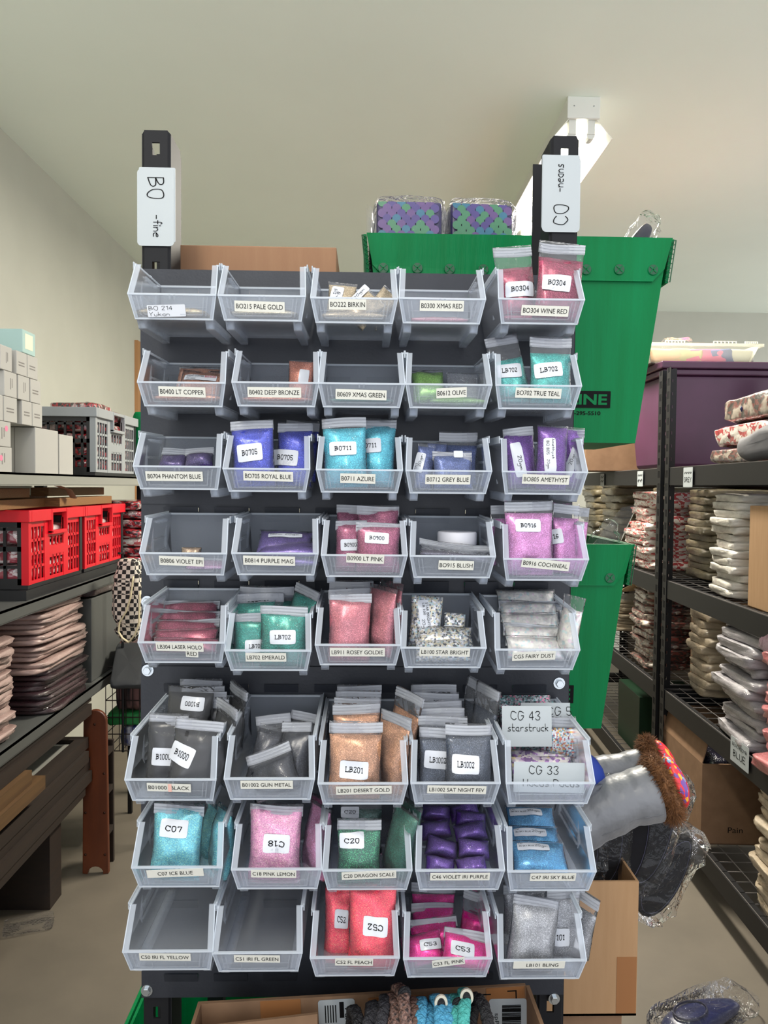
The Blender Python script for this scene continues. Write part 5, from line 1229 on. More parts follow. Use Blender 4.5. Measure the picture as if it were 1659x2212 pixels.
# grey and black folding crate
M_GCR = mat('grey_crate', (150, 154, 156), .45); M_BCR = mat('black_crate', (26, 27, 30), .45); M_RCR = mat('red_crate', (214, 12, 34), .4)
def crate(label, loc, W, L, H, mr, mside, contents=None, end_mat=None, rz=0):
    """folding crate: its slotted aisle side faces +x, its end faces -y"""
    o = thing('folding_crate', label, 'crate', loc, (0, 0, rz)); t = .006
    b = MB().box(-W, 0, 0, L, 0, .012); b.obj('base', M_BCR, o)
    # long aisle side with columns of slots
    s = MB(); z0, z1 = .022, H-.05
    cols = [.06, .36, .64, .94]; n = 3
    edges = [0, .05, .28, .37, .63, .72, .95, 1.0]
    for k in range(0, 8, 2): s.box(-t, 0, L*edges[k], L*edges[k+1], .012, H-.03)
    for c in range(3):
        a, e = edges[1+2*c]*L, edges[2+2*c]*L; nb = 4; rows = 4
        top = z1 if c != 1 else H-.085
        s.box(-t, -.001, a, e, .012, z0); s.box(-t, -.001, a, e, top, top+.012 if c == 1 else H-.03)
        for r in range(1, rows): zz = z0+(top-z0)*r/rows; s.box(-t, -.001, a, e, zz-.004, zz+.004)
        for q in range(1, nb): yy = a+(e-a)*q/nb; s.box(-t, -.001, yy-.0025, yy+.0025, z0, top)
        if c == 1: s.box(-t, 0, a, e, .38*H, .5*H)
    s.obj('slotted_side', mside, o)
    # end panel with slots
    e = MB(); e.box(-W, -W+.03, 0, t, .012, H-.03); e.box(-.03, 0, 0, t, .012, H-.03); e.box(-W, 0, 0, t, .012, .03); e.box(-W, 0, 0, t, H*.48, H*.54); e.box(-W, 0, 0, t, H-.05, H-.03)
    x = -W+.03
    while x < -.04: e.box(x, x+.008, 0, t, .03, H-.05); x += .030
    for zz in (H*.28, H*.76): e.box(-W+.03, -.03, 0, t, zz-.004, zz+.004)
    e.obj('slotted_end', end_mat or M_BCR, o)
    MB().box(-W, 0, L-t, L, .012, H-.03).obj('far_end', M_BCR, o); MB().box(-W, -W+t, t, L-t, .012, H-.03).obj('far_side', M_BCR, o)
    for (a, d) in ((0, -.001), (L-.02, L)): MB().box(-.018, .003, min(a, d) if a == 0 else a, a+.018 if a == 0 else d, .012, H-.03).obj('corner_post', M_BCR if a else mside, o)
    # rim with a dropped handle
    r = MB(); q = .010
    r.box(-W-q, q, -q, .006, H-.034, H).box(-W-q, q, L-.006, L+q, H-.034, H).box(-W-q, -W+.006, .006, L-.006, H-.034, H)
    r.box(-.006, q, .006, L*.36, H-.034, H).box(-.006, q, L*.64, L-.006, H-.034, H).box(-.006, q, L*.36, L*.64, H-.012, H).box(-.006, q+.002, L*.35, L*.37, H-.075, H).box(-.006, q+.002, L*.63, L*.65, H-.075, H).box(-.006, q+.002, L*.35, L*.65, H-.078, H-.066)
    bevel(r.obj('rim', mr, o), .002)
    return o
gy0 = PX(205, 950, XB).y
crate('grey and black folding crate of red plaid packs on the left top shelf', (XB, gy0, ZS[0]+.001), .38, .47, .243, M_GCR, M_GCR)
rc0 = PX(60, 1200, XB).y
RCH = .228
rc1 = crate('red and black folding crate on the middle left shelf, nearer one', (XB, rc0, ZS[1]+.03), .40, .405, RCH, M_RCR, M_RCR)
rc2 = crate('red and black folding crate on the middle left shelf, farther one', (XB, rc0+.43, ZS[1]+.03), .40, .405, RCH, M_RCR, M_RCR)
MB().box(-.42, .004, -.02, .86, 0, .029).obj('dark_tray', M_BCR).location = (XB, rc0, ZS[1])
tr = bpy.data.objects['dark_tray']; tag(tr, 'flat black tray under the two red crates', 'tray'); tr.name = 'crate_tray'
M_PL1 = plaid('plaid_red_black', (150, 24, 34), (30, 26, 28), (190, 170, 165), 46)
M_PL2 = plaid('plaid_red_white', (170, 60, 62), (206, 196, 188), (222, 214, 204), 40)
M_PL3 = plaid('plaid_brown', (112, 56, 50), (60, 50, 46), (168, 156, 142), 44)
PK = {}
def pack(name, label, cat, loc, w, d, h, m, rz=0, seed=0, group=None, amp=.010, rx=0, ry=0, e=.35):
    """soft wrapped bundle"""
    key = (round(w/d, 1), seed % 5, m.name, e)
    if key not in PK: PK[key] = (superbox(.3, .3, .06, seed % 5+2, amp*.8, e*.62, 52, 18, 24).mesh('bundle', m, True))
    o = link(name, PK[key], None, loc, (rx, ry, rz)); o.scale = (w/.3, d/.3, h/.06)
    return tag(o, label, cat, group)
gx = XB-.19
for k, (dx, dy, h) in enumerate(((.10, .12, .06), (.09, .33, .05), (-.06, .2, .05))):
    pack('plaid_pack', ['red plaid pack on top of the grey crate, nearer end', 'red plaid pack on top of the grey crate, farther end', 'red plaid pack sunk in the grey crate behind the others'][k], 'pack', (gx+dx, gy0+dy, ZS[0]+.205), .17, .2, h, M_PL1, 0, k, 'red plaid packs in the grey crate')
for k in range(4):
    pack('plaid_pack', 'red plaid pack behind the slots of the grey crate, %s layer' % ['lowest', 'second', 'third', 'top'][k], 'pack', (gx+.005, gy0+.235, ZS[0]+.016+k*.047), .355, .43, .046, M_PL1, 0, k, 'red plaid packs in the grey crate')
M_CANE = plaid('striped_red_white', (206, 190, 188), (150, 60, 72), (212, 206, 204), 30)
for c, (yy, nm) in enumerate(((rc0, 'nearer'), (rc0+.43, 'farther'))):
    for k in range(3):
        pack('striped_pack', 'red and white striped pack in the %s red crate, %s layer' % (nm, ['lowest', 'middle', 'top'][k]), 'pack', (XB-.2, yy+.202, ZS[1]+.045+k*.055), .375, .375, .054, M_CANE, 0, k, 'striped packs in the red crates')
# wooden slats stacked on the red crates
M_PINE = mat('pine_slat', (150, 112, 68), .6, 0, (112, 78, 46), 30, stretch=(1, 14, 14)); 
zt_ = ZS[1]+.03+RCH
for k, (dx, y0, y1, dz, an) in enumerate(((-.08, -.12, .32, .0, 4), (-.10, -.16, .20, .032, 2), (-.24, -.1, .34, .0, -2), (-.26, -.12, .24, .032, 3), (-.06, .30, .80, .001, 0), (-.12, .36, .84, .034, -2), (-.30, .3, .8, .001, 2))):
    pc = superbox(.062, y1-y0, .029, 0, 0, .2, 16, 8)
    o = bevel(MB().box(-.031, .031, 0, y1-y0, 0, .029).obj('pine_board', M_PINE, None, False, (XB+dx, rc0+y0, zt_+dz+.001), (0, 0, R(an))), .002)
    tag(o, 'pine board lying on the red crates, %s' % ['front of the lower layer, near end', 'upper layer at near end, front', 'rear of the lower layer, near end', 'upper layer at near end, rear', 'front of the lower layer, far end', 'upper layer at far end', 'rear of the lower layer, far end'][k], 'board', 'pine boards on the red crates')
# flat ribbon of webbing over the slats
p0 = Vector((XB-.02, rc0+.16, zt_+.07))
tag(MB().tube([p0+Vector((-.1, -.2, .0)), p0+Vector((-.05, -.06, .012)), p0+Vector((0, .06, .006)), p0+Vector((.012, .16, -.012)), p0+Vector((.012, .2, -.04))], .012, 8, True, .18).obj('webbing_strap', mat('webbing', (138, 122, 96), .8)), 'tan webbing strap curling over the pine slats', 'strap')
# plaid packs beyond the crates
for k in range(7):
    pack('plaid_pack', 'red plaid pack in the stack past the red crates, %s from the bottom' % NTH[k], 'pack', (XB-.10+.01*(k % 3), rc0+1.03, ZS[1]+.001+k*.038), .34, .26, .040, M_PL1 if k != 2 else M_PL2, R(8*(k % 3)-6), k, 'plaid packs past the red crates')
# pink shirts in bags on the lowest shelf
M_PINK = wrapped('pink_shirt', (178, 152, 144), (150, 122, 116)); M_MAR = wrapped('maroon_shirt', (56, 26, 34), (34, 16, 22))
za = ZS[2]
yA, yB = PX(4, 1450, XL).y-.06, PX(98, 1450, XL).y+.03
rs_ = random.Random(21); ru = rs_.uniform
for k in range(18):
    pack('folded_shirt', 'pink folded shirt in a clear bag, %s from the bottom of the near stack' % NTH[k], 'shirt', (XL-.2+ru(-.012, .012), yA+.05+ru(-.01, .01), za+.001+k*.0157), .36, .27, .0185, M_PINK, R(ru(-4, 4)), k, 'pink folded shirts, near stack', .011, R(ru(-1, 1)), R(ru(-1, 1)))
for k in range(9):
    pack('folded_shirt', 'maroon folded shirt in a clear bag, %s from the bottom of the far stack' % NTH[k], 'shirt', (XL-.19+ru(-.012, .012), yB+.17+ru(-.01, .01), za+.001+k*.0147), .36, .33, .018, M_MAR, R(ru(-4, 4)), k, 'maroon folded shirts', .011)
for k in range(14):
    pack('folded_shirt', 'pink folded shirt in a clear bag, %s from the bottom of the far stack' % NTH[k], 'shirt', (XL-.20+ru(-.014, .014), yB+.17+ru(-.012, .012), za+.134+k*.0158), .36, .36, .019, M_PINK, R(ru(-5, 5)), k, 'pink folded shirts, far stack', .011, R(ru(-1.2, 1.2)), R(ru(-1.2, 1.2)))
pack('folded_shirt', 'dark plum garment lying on the lower shelf behind the pink stacks', 'shirt', (XL-.2, yB+.58, za+.30), .38, .36, .05, M_MAR, 0, 3)
carton('cardboard_box', 'grey lidded tub behind the pink shirts on the lower shelf', XL-.42, XL-.02, yB+.40, yB+.78, za+.001, za+.298, M_LSHD, cat='tub')
# timber frames stacked under the lowest shelf
M_DKW = mat('dark_wood', (38, 25, 16), .7, 0, (28, 19, 12), 18, stretch=(1, .15, 4)); M_OLW = mat('old_wood', (92, 66, 36), .6, 0, (72, 50, 28), 20, stretch=(1, .15, 4))
for k in range(9):
    y0 = 1.80+.03*(k % 3)+(.0 if k in (5, 6) else .04)
    L = .74 if k not in (5, 6) else .30; z = .301+k*.0392; x1 = XL-.012+(.012 if k % 2 else 0)+(.03 if k in (5, 6) else 0)
    o = thing('timber_screen', 'flat wooden frame in the pile under the left shelf, %s from the bottom' % NTH[k], 'frame', (x1, y0, z), (0, 0, 0), 'wooden frames under the left shelf')
    m = M_OLW if k in (5, 6) else M_DKW
    MB().box(-.035, 0, 0, L, 0, .038).obj('frame_rail', m, o); MB().box(-.45, -.415, 0, L, 0, .038).obj('frame_rail', m, o)
    MB().box(-.415, -.035, 0, .035, 0, .038).obj('frame_rail', m, o); MB().box(-.415, -.035, L-.035, L, 0, .038).obj('frame_rail', m, o)
    MB().box(-.415, -.035, .035, L-.035, .02, .024).obj('mesh_screen', mat('screen_mesh', (140, 140, 134), .6), o)
for k in range(2):
    o = MB().box(-.46, -.06, 0, .09, 0, .299).obj('timber_bearer', M_DKW, None, False, (XL, 1.9+k*.5, .001)); tag(o, 'dark timber block under the frame pile, %s one' % ['nearer', 'farther'][k], 'block')
# wooden end board with a round top
pb = PZ(206, 1888, 0.0)
hh = .585; o = thing('wooden_stand', 'reddish wooden slab stand with rounded top on the floor at left', 'stand', (pb.x, pb.y, 0))
wd = .092
prof = [(-wd/2, 0), (-wd/2+.018, 0)]+[(-.028+.056*(1-math.cos(PI*i/8))/2, .026*math.sin(PI*i/8)) for i in range(9)]+[(wd/2-.018, 0), (wd/2, 0), (wd/2-.003, .3), (wd/2-.006, hh-.04)]+[((wd/2-.006)*math.cos(PI*i/12), hh-.04+.04*math.sin(PI*i/12)) for i in range(1, 12)]+[(-wd/2+.006, hh-.04), (-wd/2+.003, .3)]
M_RWOOD = mat('red_wood', (98, 48, 24), .4, 0, (78, 38, 20), 20, stretch=(1, 1, .2))
bevel(MB().prism(prof, 'y', 0, .018).obj('end_board', M_RWOOD, o), .003)
sc = MB()
for x, z in ((0, hh-.05), (-.032, .36), (.032, .36), (-.033, .22), (.033, .22), (-.034, .07), (.034, .07)):
    MB().lathe([(.001, -.004), (.0045, -.002), (.0045, 0)], 12, 'y', (x, 0, z)).obj('screw', mat('dark_screw', (60, 34, 22), .3, .5), o)
for z in (.12, .27, .41): MB().box(-.034, .034, .018, .085, z, z+.02).obj('slat_shelf', M_DKW, o)
MB().box(-.034, .034, .086, .10, 0, .45).obj('back_board', M_DKW, o)
# wire basket and cloth bag hanging beyond
yw = 2.83
a = P(228, 1440, yw); c = P(330, 1622, yw)
o = thing('wire_basket', 'dark wire basket behind the left edge of the rack', 'basket', ((a.x+c.x)/2, yw, c.z)); w, h = c.x-a.x, a.z-c.z
M_DW = mat('dark_wire', (52, 44, 42), .4, .6)
for (yy, nm) in ((0, 'front_grid'), (.30, 'back_grid')):
    g = MB()
    for k in range(8): x = -w/2+w*k/7; g.tube([(x, yy, 0), (x, yy, h)], .0016, 5)
    for k in range(6): z = h*k/5; g.tube([(-w/2, yy, z), (w/2, yy, z)], .002, 5)
    g.obj(nm, M_DW, o)
g = MB()
for k in range(6): z = h*k/5; g.tube([(-w/2, 0, z), (-w/2, .3, z)], .002, 5).tube([(w/2, 0, z), (w/2, .3, z)], .002, 5)
for k in range(7): x = -w/2+w*k/6; g.tube([(x, 0, 0), (x, .3, 0)], .0016, 5)
g.obj('side_grid', M_DW, o)
MB().tube([(-.02, -.012, 0), (-.02, -.012, P(285, 1195, yw).z-c.z), (-.02, -.05, P(285, 1195, yw).z-c.z+.004)], .005, 8).obj('hook_pole', M_SHELF, o)
for sx in (-w/2, w/2):
    for yy in (.01, .29): MB().box(sx-.008, sx+.008, yy-.008, yy+.008, -c.z, 0).obj('leg', M_SHELF, o)
pack('cloth_bundle', 'blue and white cloth lying inside the wire basket', 'cloth', ((a.x+c.x)/2+.02, yw+.15, c.z+.004), w*.8, .24, .08, wrapped('blue_cloth_w', (30, 50, 120), (190, 190, 186)), 0, 1)
pack('cloth_bundle', 'green folded cloth low in the wire basket', 'cloth', ((a.x+c.x)/2-.03, yw+.12, c.z+.09), w*.7, .22, .05, mat('green_cloth', (20, 110, 50), .7), 0, 2)
pack('cloth_bundle', 'dark patterned cloth heaped above the wire basket', 'cloth', ((a.x+c.x)/2+.02, yw+.14, c.z+.145), w*.9, .26, .26, mat('dark_floral', (26, 24, 26), .8, 0, (120, 84, 80), 26, detail=1), 0, 4)
pack('cloth_bundle', 'dark grey felt flap over the wire basket', 'cloth', ((a.x+c.x)/2+.02, yw-.05, P(280, 1436, yw).z), w*.66, .20, .03, mat('grey_felt', (46, 48, 50), .9), R(8), 3, None, .01, R(38))
# houndstooth bag with straps
def hound():
    m, nt, b = newmat('houndstooth'); N, L = nt.nodes, nt.links
    v = texco(nt, 1.0); ck = N.new('ShaderNodeTexChecker'); ck.inputs['Scale'].default_value = 70; ck.inputs[1].default_value = lin((30, 28, 28)); ck.inputs[2].default_value = lin((206, 196, 182))
    L.new(v, ck.inputs[0]); L.new(ck.outputs[0], b.inputs['Base Color']); b.inputs['Roughness'].default_value = .9; return m
yh = 2.66
p = P(280, 1385, yh); q = P(285, 1205, yh)
o = thing('cloth_bag', 'houndstooth cloth bag with cream strap hanging beside the rack', 'bag', (p.x, yh, p.z))
superbox(.10, .09, q.z-p.z, 3, .014, .55, 24, 18, 14).obj('bag_body', hound(), o, True)
sp_ = [(P(x, y, yh-.07)-Vector(o.location)) for x, y in ((288, 1245), (282, 1290), (272, 1322), (258, 1345), (256, 1365), (264, 1378), (278, 1388), (292, 1370), (300, 1345), (303, 1260))]
pts = []
for i in range(len(sp_)-1):
    for k in range(5): pts.append(sp_[i].lerp(sp_[i+1], k/5))
MB().tube(pts, .006, 8, True, .5).obj('strap', mat('cream_strap', (196, 184, 150), .7), o, True)
# clear plastic rubbish on the floor and board on the back wall
p = PZ(20, 1905, .0)
pack('plastic_bundle', 'clear plastic bundle on the floor at the far left', 'bundle', (p.x-.12, p.y, 0.002), .22, .18, .18, wrapped('clear_bundle', (150, 132, 110), (110, 98, 84)), 0, 2, None, .02)
p = PZ(62, 2003, .0)
pack('plastic_scrap', 'crumpled clear plastic scrap on the floor at left', 'scrap', (p.x, p.y, 0.001), .14, .08, .02, M_WRAP, R(20), 3, None, .02)
q = PX(299, 738, LEFT+.01)
tag(MB().box(0, .02, -.05, .05, 0, q.z-.9).obj('wooden_batten', mat('batten_wood', (176, 130, 86), .6), None, False, (LEFT+.0005, q.y, .9)), 'upright wooden batten on the left wall beyond the rack', 'batten')
q = P(292, 955, 3.5)
tag(superbox(.05, .06, .28, 2, .004, .4).obj('green_tub', M_GREEN, None, True, (P(296, 1000, 3.2).x, 3.23, ZS[0]+.0)), 'green tub edge beyond the grey crate', 'tub')

# ================================================================== right: black boltless shelving
SLW = .048
def fx_(Y): return 1.15+SLW*(Y-2.86)
RZ = -math.atan(SLW)
def rs(Y, inset, z): return Vector((fx_(Y)+inset, Y-inset*SLW, z))
ZR = [1.461, 1.030, .607, .176]
def shelving(label, y0, y1, tops, dep=.46):
    o = thing('boltless_shelving', label, 'shelving', rs(y0, 0, 0), (0, 0, RZ)); L = (y1-y0)/math.cos(RZ); pw = .042
    for (yy, xx, sgn) in ((0, 0, 1), (L, 0, -1), (0, dep, 1), (L, dep, -1)):
        m = MB(); ya, yb = sorted((yy, yy+sgn*pw))
        xs = 1 if xx == 0 else -1
        # angle post: two leaves with keyhole slots
        z = .0; H = 1.84
        m.box(xx, xx+xs*.002, ya, ya+.012, 0, H) if xs > 0 else m.box(xx-.002, xx, ya, ya+.012, 0, H)
        xa, xb = (xx, xx+.002) if xs > 0 else (xx-.002, xx)
        m.box(xa, xb, yb-.012, yb, 0, H)
        m.box(xa, xb, ya+.018, yb-.018, 0, H)
        while z < H-.02:
            m.box(xa, xb, ya+.012, ya+.018, z, z+.022); m.box(xa, xb, yb-.018, yb-.012, z, z+.022); z += .050
        # leaf facing along the aisle
        xc, xd = sorted((xx, xx+xs*.038)); ym = yy+(.0 if sgn > 0 else -.002)
        e = .010
        m.box(xc, xc+.014, ym, ym+.002, 0, H); m.box(xd-.014, xd, ym, ym+.002, 0, H); z = 0
        while z < H-.02: m.box(xc+.014, xd-.014, ym, ym+.002, z, z+.038); z += .050
        m.obj('post', M_SHELF, o)
    for z in ZR:
        for xx in (.003, dep-.028): MB().box(xx, xx+.025, pw*.3, L-pw*.3, z-.068, z-.002).obj('beam', M_SHELF, o)
        for yy in (.004, L-.03): MB().box(.03, dep-.03, yy, yy+.025, z-.06, z-.004).obj('end_beam', M_SHELF, o)
        g = MB(); n = int(L/.062)
        for k in range(n+1):
            yy = .01+(L-.02)*k/n; g.box(.004, dep-.004, yy-.0013, yy+.0013, z-.0045, z-.002)
        for k in range(8):
            xx = .008+(dep-.016)*k/7; g.box(xx-.0013, xx+.0013, .008, L-.008, z-.002, z)
        g.obj('wire_deck', M_WIRE, o)
    MB().box(dep+.004, dep+.010, .01, L-.01, .12, 1.40).obj('light_block_panel', mat('light_block_brown', (52, 40, 32), .8), o)  # added unseen board, blocks light from the right to darken the shelf interior
    return o
shelving('black boltless shelving on the right, nearer bay', 1.55, 2.86, ZR)
shelving('black boltless shelving on the right, farther bay', 2.905, 4.85, ZR)
def put(name, label, cat, px0, px1, py0, py1, inset, z, m, depth=.3, seed=0, group=None, n=1, e=.35, amp=.010, half=None):
    """a bundle (or a pile of n) whose aisle end shows between the pixel columns, standing on height z"""
    # find Y where the inset front plane projects at the middle column
    out = []
    pm = (px0+px1)/2
    lo, hi = 1.2, 5.0
    for _ in range(40):
        Y = (lo+hi)/2; q = rs(Y, inset, z); d = q-EYE; u = d.dot(CR)/d.dot(fw)*F+829.5
        if u > pm: lo = Y
        else: hi = Y
    c = rs(Y, inset, z); sc_ = Y/F
    zt = P(pm, py0, c.y).z
    return c, Y, zt, (px1-px0)*sc_
def pile(name, labels, cat, px0, px1, py0, inset, z, w_in, len_y, m, n, group, seed=0, amp=.011, wob=.012, e=.35):
    c, Y, zt, sp = put(None, None, None, px0, px1, py0, 0, inset, z, None)
    n = min(20, int(n*1.55)); h = (zt-z)/n; rp = random.Random(seed*7+n)
    for k in range(n):
        loc = rs(c.y+rp.uniform(-1, 1)*wob, inset+w_in/2+rp.uniform(-1, 1)*wob, z+.001+k*h)
        pack(name, labels % NTH[k] if '%s' in labels else labels, cat, loc, w_in*rp.uniform(.94, 1.04), len_y*rp.uniform(.92, 1.04), h*1.18, m, RZ+R(rp.uniform(-6, 6)), seed+k, group, amp, e=e)
M_BEI = wrapped('beige_knit', (176, 160, 136), (138, 124, 104)); M_WHT = wrapped('white_knit', (196, 192, 182), (160, 154, 146)); M_GRC = wrapped('grey_knit', (150, 146, 150), (112, 108, 114))
M_ROSEC = wrapped('rose_knit', (178, 96, 98), (142, 66, 70)); M_OLV = wrapped('olive_knit', (110, 100, 74), (80, 72, 56)); M_PNKW = wrapped('plum_cloth', (120, 84, 104), (96, 66, 84))
M_GRAYF = mat('grey_jersey', (98, 98, 102), .8, 0, (86, 86, 90), 20)
# top shelf, nearer bay
for k, (px, py, z, w, l, h, m) in enumerate(((1560, 985, ZR[0]+.001, .34, .40, .052, M_PL3), (1575, 940, ZR[0]+.055, .36, .42, .07, M_PL2), (1605, 880, ZR[0]+.125, .36, .46, .085, M_PL3))):
    c, Y, zt, sp = put(None, None, None, px-60, px+60, py, 0, .03, z, None)
    o = pack('plaid_bundle', 'plaid clothing bundle on the right top shelf, %s of three' % ['lowest', 'middle', 'topmost'][k], 'bundle', rs(c.y-.06, .03+w/2, z), w, l, h, m, RZ, k, 'plaid bundles on the right top shelf', .014)
    bd = MB().tube([(.152*math.cos(a_)*.98, .05, .03+.034*math.sin(a_)) for a_ in [2*PI*i/24 for i in range(25)]], .004, 6).obj('elastic_band', mat('blue_band', (24, 34, 80), .7) if k == 2 else mat('red_band', (150, 60, 70), .7), o)
c, Y, zt, sp = put(None, None, None, 1560, 1700, 925, 0, .01, ZR[0], None)
g = superbox(.2, .46, .11, 11, .02, .5, 36, 22, 9); o = g.obj('grey_garment', M_GRAYF, None, True, rs(c.y-.02, .12, ZR[0]+.0), (0, 0, RZ)); tag(o, 'loosely folded grey garment at the front of the right top shelf', 'garment')
# second shelf, nearer bay
pile('white_bundle', 'white wrapped garment in the pile on the second right shelf, %s from the bottom', 'bundle', 1495, 1612, 1070, .03, ZR[1], .30, .20, M_WHT, 9, 'white wrapped garments', 1)
pile('olive_bundle', 'olive wrapped garment at the back of the second right shelf, %s from the bottom', 'bundle', 1470, 1525, 1060, .14, ZR[1], .28, .24, M_OLV, 8, 'olive wrapped garments', 3)
c, Y, zt, sp = put(None, None, None, 1612, 1700, 1095, 0, .03, ZR[1], None)
carton('cardboard_box', 'brown cardboard box on the second right shelf past the white pile', 0, .36, -.16, .12, 0, zt-ZR[1], M_KRAFT2, RZ, origin=rs(c.y, .03, ZR[1]+.001))
# third shelf, nearer bay
pile('grey_bundle', 'grey garment in clear bag on the third right shelf, %s from the bottom', 'bundle', 1545, 1625, 1345, .01, ZR[2], .34, .27, M_GRC, 8, 'grey bagged garments', 2, .016, .02)
pile('rose_bundle', 'rose garment in clear bag on the third right shelf, %s from the bottom', 'bundle', 1622, 1740, 1430, -.01, ZR[2], .34, .25, M_ROSEC, 6, 'rose bagged garments', 4, .016, .02)
c, Y, zt, sp = put(None, None, None, 1622, 1720, 1330, 0, .0, ZR[2], None)
pack('plum_bundle', 'plum garment in clear bag on top of the rose pile', 'bundle', rs(c.y, .17, P(1650, 1432, c.y).z), .34, .26, .09, M_PNKW, RZ, 2)
c, Y, zt, sp = put(None, None, None, 1512, 1560, 1330, 0, .20, ZR[2], None)
carton('cardboard_box', 'brown cardboard box standing behind the grey bagged garments', 0, .2, -.1, .12, 0, .34, M_KRAFTD, RZ, origin=rs(c.y, .16, ZR[2]+.001))
pile('beige_bundle', 'beige wrapped garment in the dark back of the third right shelf, %s from the bottom', 'bundle', 1472, 1520, 1320, .10, ZR[2], .3, .18, M_BEI, 7, 'beige wrapped garments, third shelf', 5)
c, Y, zt, sp = put(None, None, None, 1478, 1520, 1500, 0, .2, ZR[3], None)
pack('blue_bundle', 'blue wrapped garment under the wire deck on the bottom right shelf', 'bundle', rs(2.62, .33, ZR[3]+.29), .12, .14, .06, wrapped('blue_knit', (36, 110, 170), (30, 90, 150)), RZ, 1)
# bottom shelf, nearer bay
c, Y, zt, sp = put(None, None, None, 1445, 1537, 1655, 0, .012, ZR[3], None)
bx = carton('cardboard_box', 'open brown cardboard box on the bottom right shelf, flap raised', 0, .40, -.19, .19, 0, .275, M_KRAFTD, RZ, True, origin=rs(2.66, .012, ZR[3]+.001), flaps=(('l', .12, -14), ('b', .12, 15)), wall=.004)
lettering(bx, font_text('Pain'), .115, .05, w=.05, h=.019, eps=.1907)
pack('dark_garment', 'dark blue garment in clear bag inside the open box', 'garment', rs(2.66, .21, ZR[3]+.15), .36, .34, .14, wrapped('navy_bag', (26, 26, 40), (18, 18, 26), .25), RZ, 2)
pile('tan_bundle', 'tan wrapped garment on the bottom right shelf near the box, %s from the bottom', 'bundle', 1622, 1720, 1710, .02, ZR[3], .34, .26, M_BEI, 9, 'tan wrapped garments', 2, .014)
# top shelf, farther bay: purple tote, clear tub, carton
p0, p1 = P(1436, 800, 3.0), P(1760, 800, 3.0)
zt = P(1500, 782, 3.0).z; x0 = p0.x; xe = x0+.62
t = thing('storage_tote', 'large purple plastic tote on the right top shelf', 'tote', (x0, 3.0, ZR[0]+.001))
M_PUR = mat('purple_plastic', (66, 34, 58), .45, 0, (78, 42, 70), 4); H = zt-ZR[0]; W_, D_ = .62, .42
o_ = .035
mb = MB().hexa([(o_, o_*.6, 0), (W_-o_, o_*.6, 0), (W_-o_, D_-o_*.6, 0), (o_, D_-o_*.6, 0)], [(0, 0, H-.05), (W_, 0, H-.05), (W_, D_, H-.05), (0, D_, H-.05)])
bevel(mb.obj('tub', M_PUR, t), .02, 3)
for (z0_, z1_, e_) in ((H-.055, H-.032, .012), (H-.03, H, .02)): bevel(MB().box(-e_, W_+e_, -e_, D_+e_, z0_, z1_).obj('rim' if z0_ < H-.04 else 'lid', M_PUR, t), .006, 3)
# clear tub upside on the lid
zc = ZR[0]+.001+H; c0, c1 = P(1400, 760, 3.02).x, P(1642, 760, 3.02).x; hc = P(1500, 742, 3.02).z-zc
t = thing('clear_tub', 'clear plastic tub of soft toys standing on the purple tote', 'tub', (c0, 3.02, zc+.001)); wc = c1-c0
M_TUB = clear('tub_plastic', (250, 250, 246), (240, 240, 226), .16, .25, .12)
mb = MB()
b4 = [(.02, .02, 0), (wc-.03, .02, 0), (wc-.03, .32, 0), (.02, .32, 0)]; t4 = [(0, 0, hc), (wc, 0, hc), (wc, .34, hc), (0, .34, hc)]
for i in range(4):
    j = (i+1) % 4; n_ = [(0, 1), (-1, 0), (0, -1), (1, 0)][i]; q_ = .002
    mb.hexa([b4[i], b4[j], (b4[j][0]+n_[0]*q_, b4[j][1]+n_[1]*q_, 0), (b4[i][0]+n_[0]*q_, b4[i][1]+n_[1]*q_, 0)], [t4[i], t4[j], (t4[j][0]+n_[0]*q_, t4[j][1]+n_[1]*q_, hc), (t4[i][0]+n_[0]*q_, t4[i][1]+n_[1]*q_, hc)])
mb.box(.02, wc-.03, .02, .32, 0, .002).obj('tub_wall', M_TUB, t)
rm = MB().box(-.006, wc+.012, -.008, 0, hc-.012, hc).box(-.006, wc+.012, .34, .348, hc-.012, hc).box(-.006, 0, 0, .34, hc-.012, hc).box(wc, wc+.012, 0, .34, hc-.012, hc)
for (a_, b_) in ((.15, .32), (.58, .78), (.86, .97)):
    n = 7
    for k in range(n): x = wc*(a_+(b_-a_)*k/(n-1)); rm.box(x-.0012, x+.0012, -.007, -.001, hc, hc+.009)
    rm.box(wc*a_, wc*b_, -.006, -.003, hc+.007, hc+.0095)
rm.obj('rim', clear('tub_rim', (250, 250, 246), (246, 246, 234), .5, .25, .1), t)
for k, (x, w, c_, nm) in enumerate(((.2, .16, (214, 170, 130), 'peach'), (.38, .16, (188, 178, 130), 'khaki'), (.55, .2, (226, 96, 150), 'pink'), (.70, .12, (70, 90, 150), 'blue'), (.86, .14, (206, 204, 190), 'cream'))):
    pack('soft_toy', '%s soft toy showing through the clear tub' % nm, 'toy', (c0+wc*x, 3.18, zc+.005), w, .24, hc*.8, mat('toy_%d' % k, c_, .8), 0, k, 'soft toys in the clear tub')
pack('film_scrap', 'clear film sticking up from the clear tub', 'film', (c0+wc*.35, 3.12, zc+hc*.7), .12, .05, .06, M_WRAP, 0, 3, None, .02)
yk = 3.25
a = P(1240, 1000, yk)
xk0, xk1 = P(1268, 1000, yk).x, P(1330, 1000, yk).x
cb = carton('cardboard_box', 'printed brown cardboard box on the right top shelf beside the purple tote', 1.045, 1.045+.30, 3.55, 3.85, ZR[0]+.001, ZR[0]+.26, M_KRAFTD)
for k in range(2): lettering(cb, font_text(['Inn', 'Size'][k]), .10, [.20, .17][k], h=.02, eps=.1508)
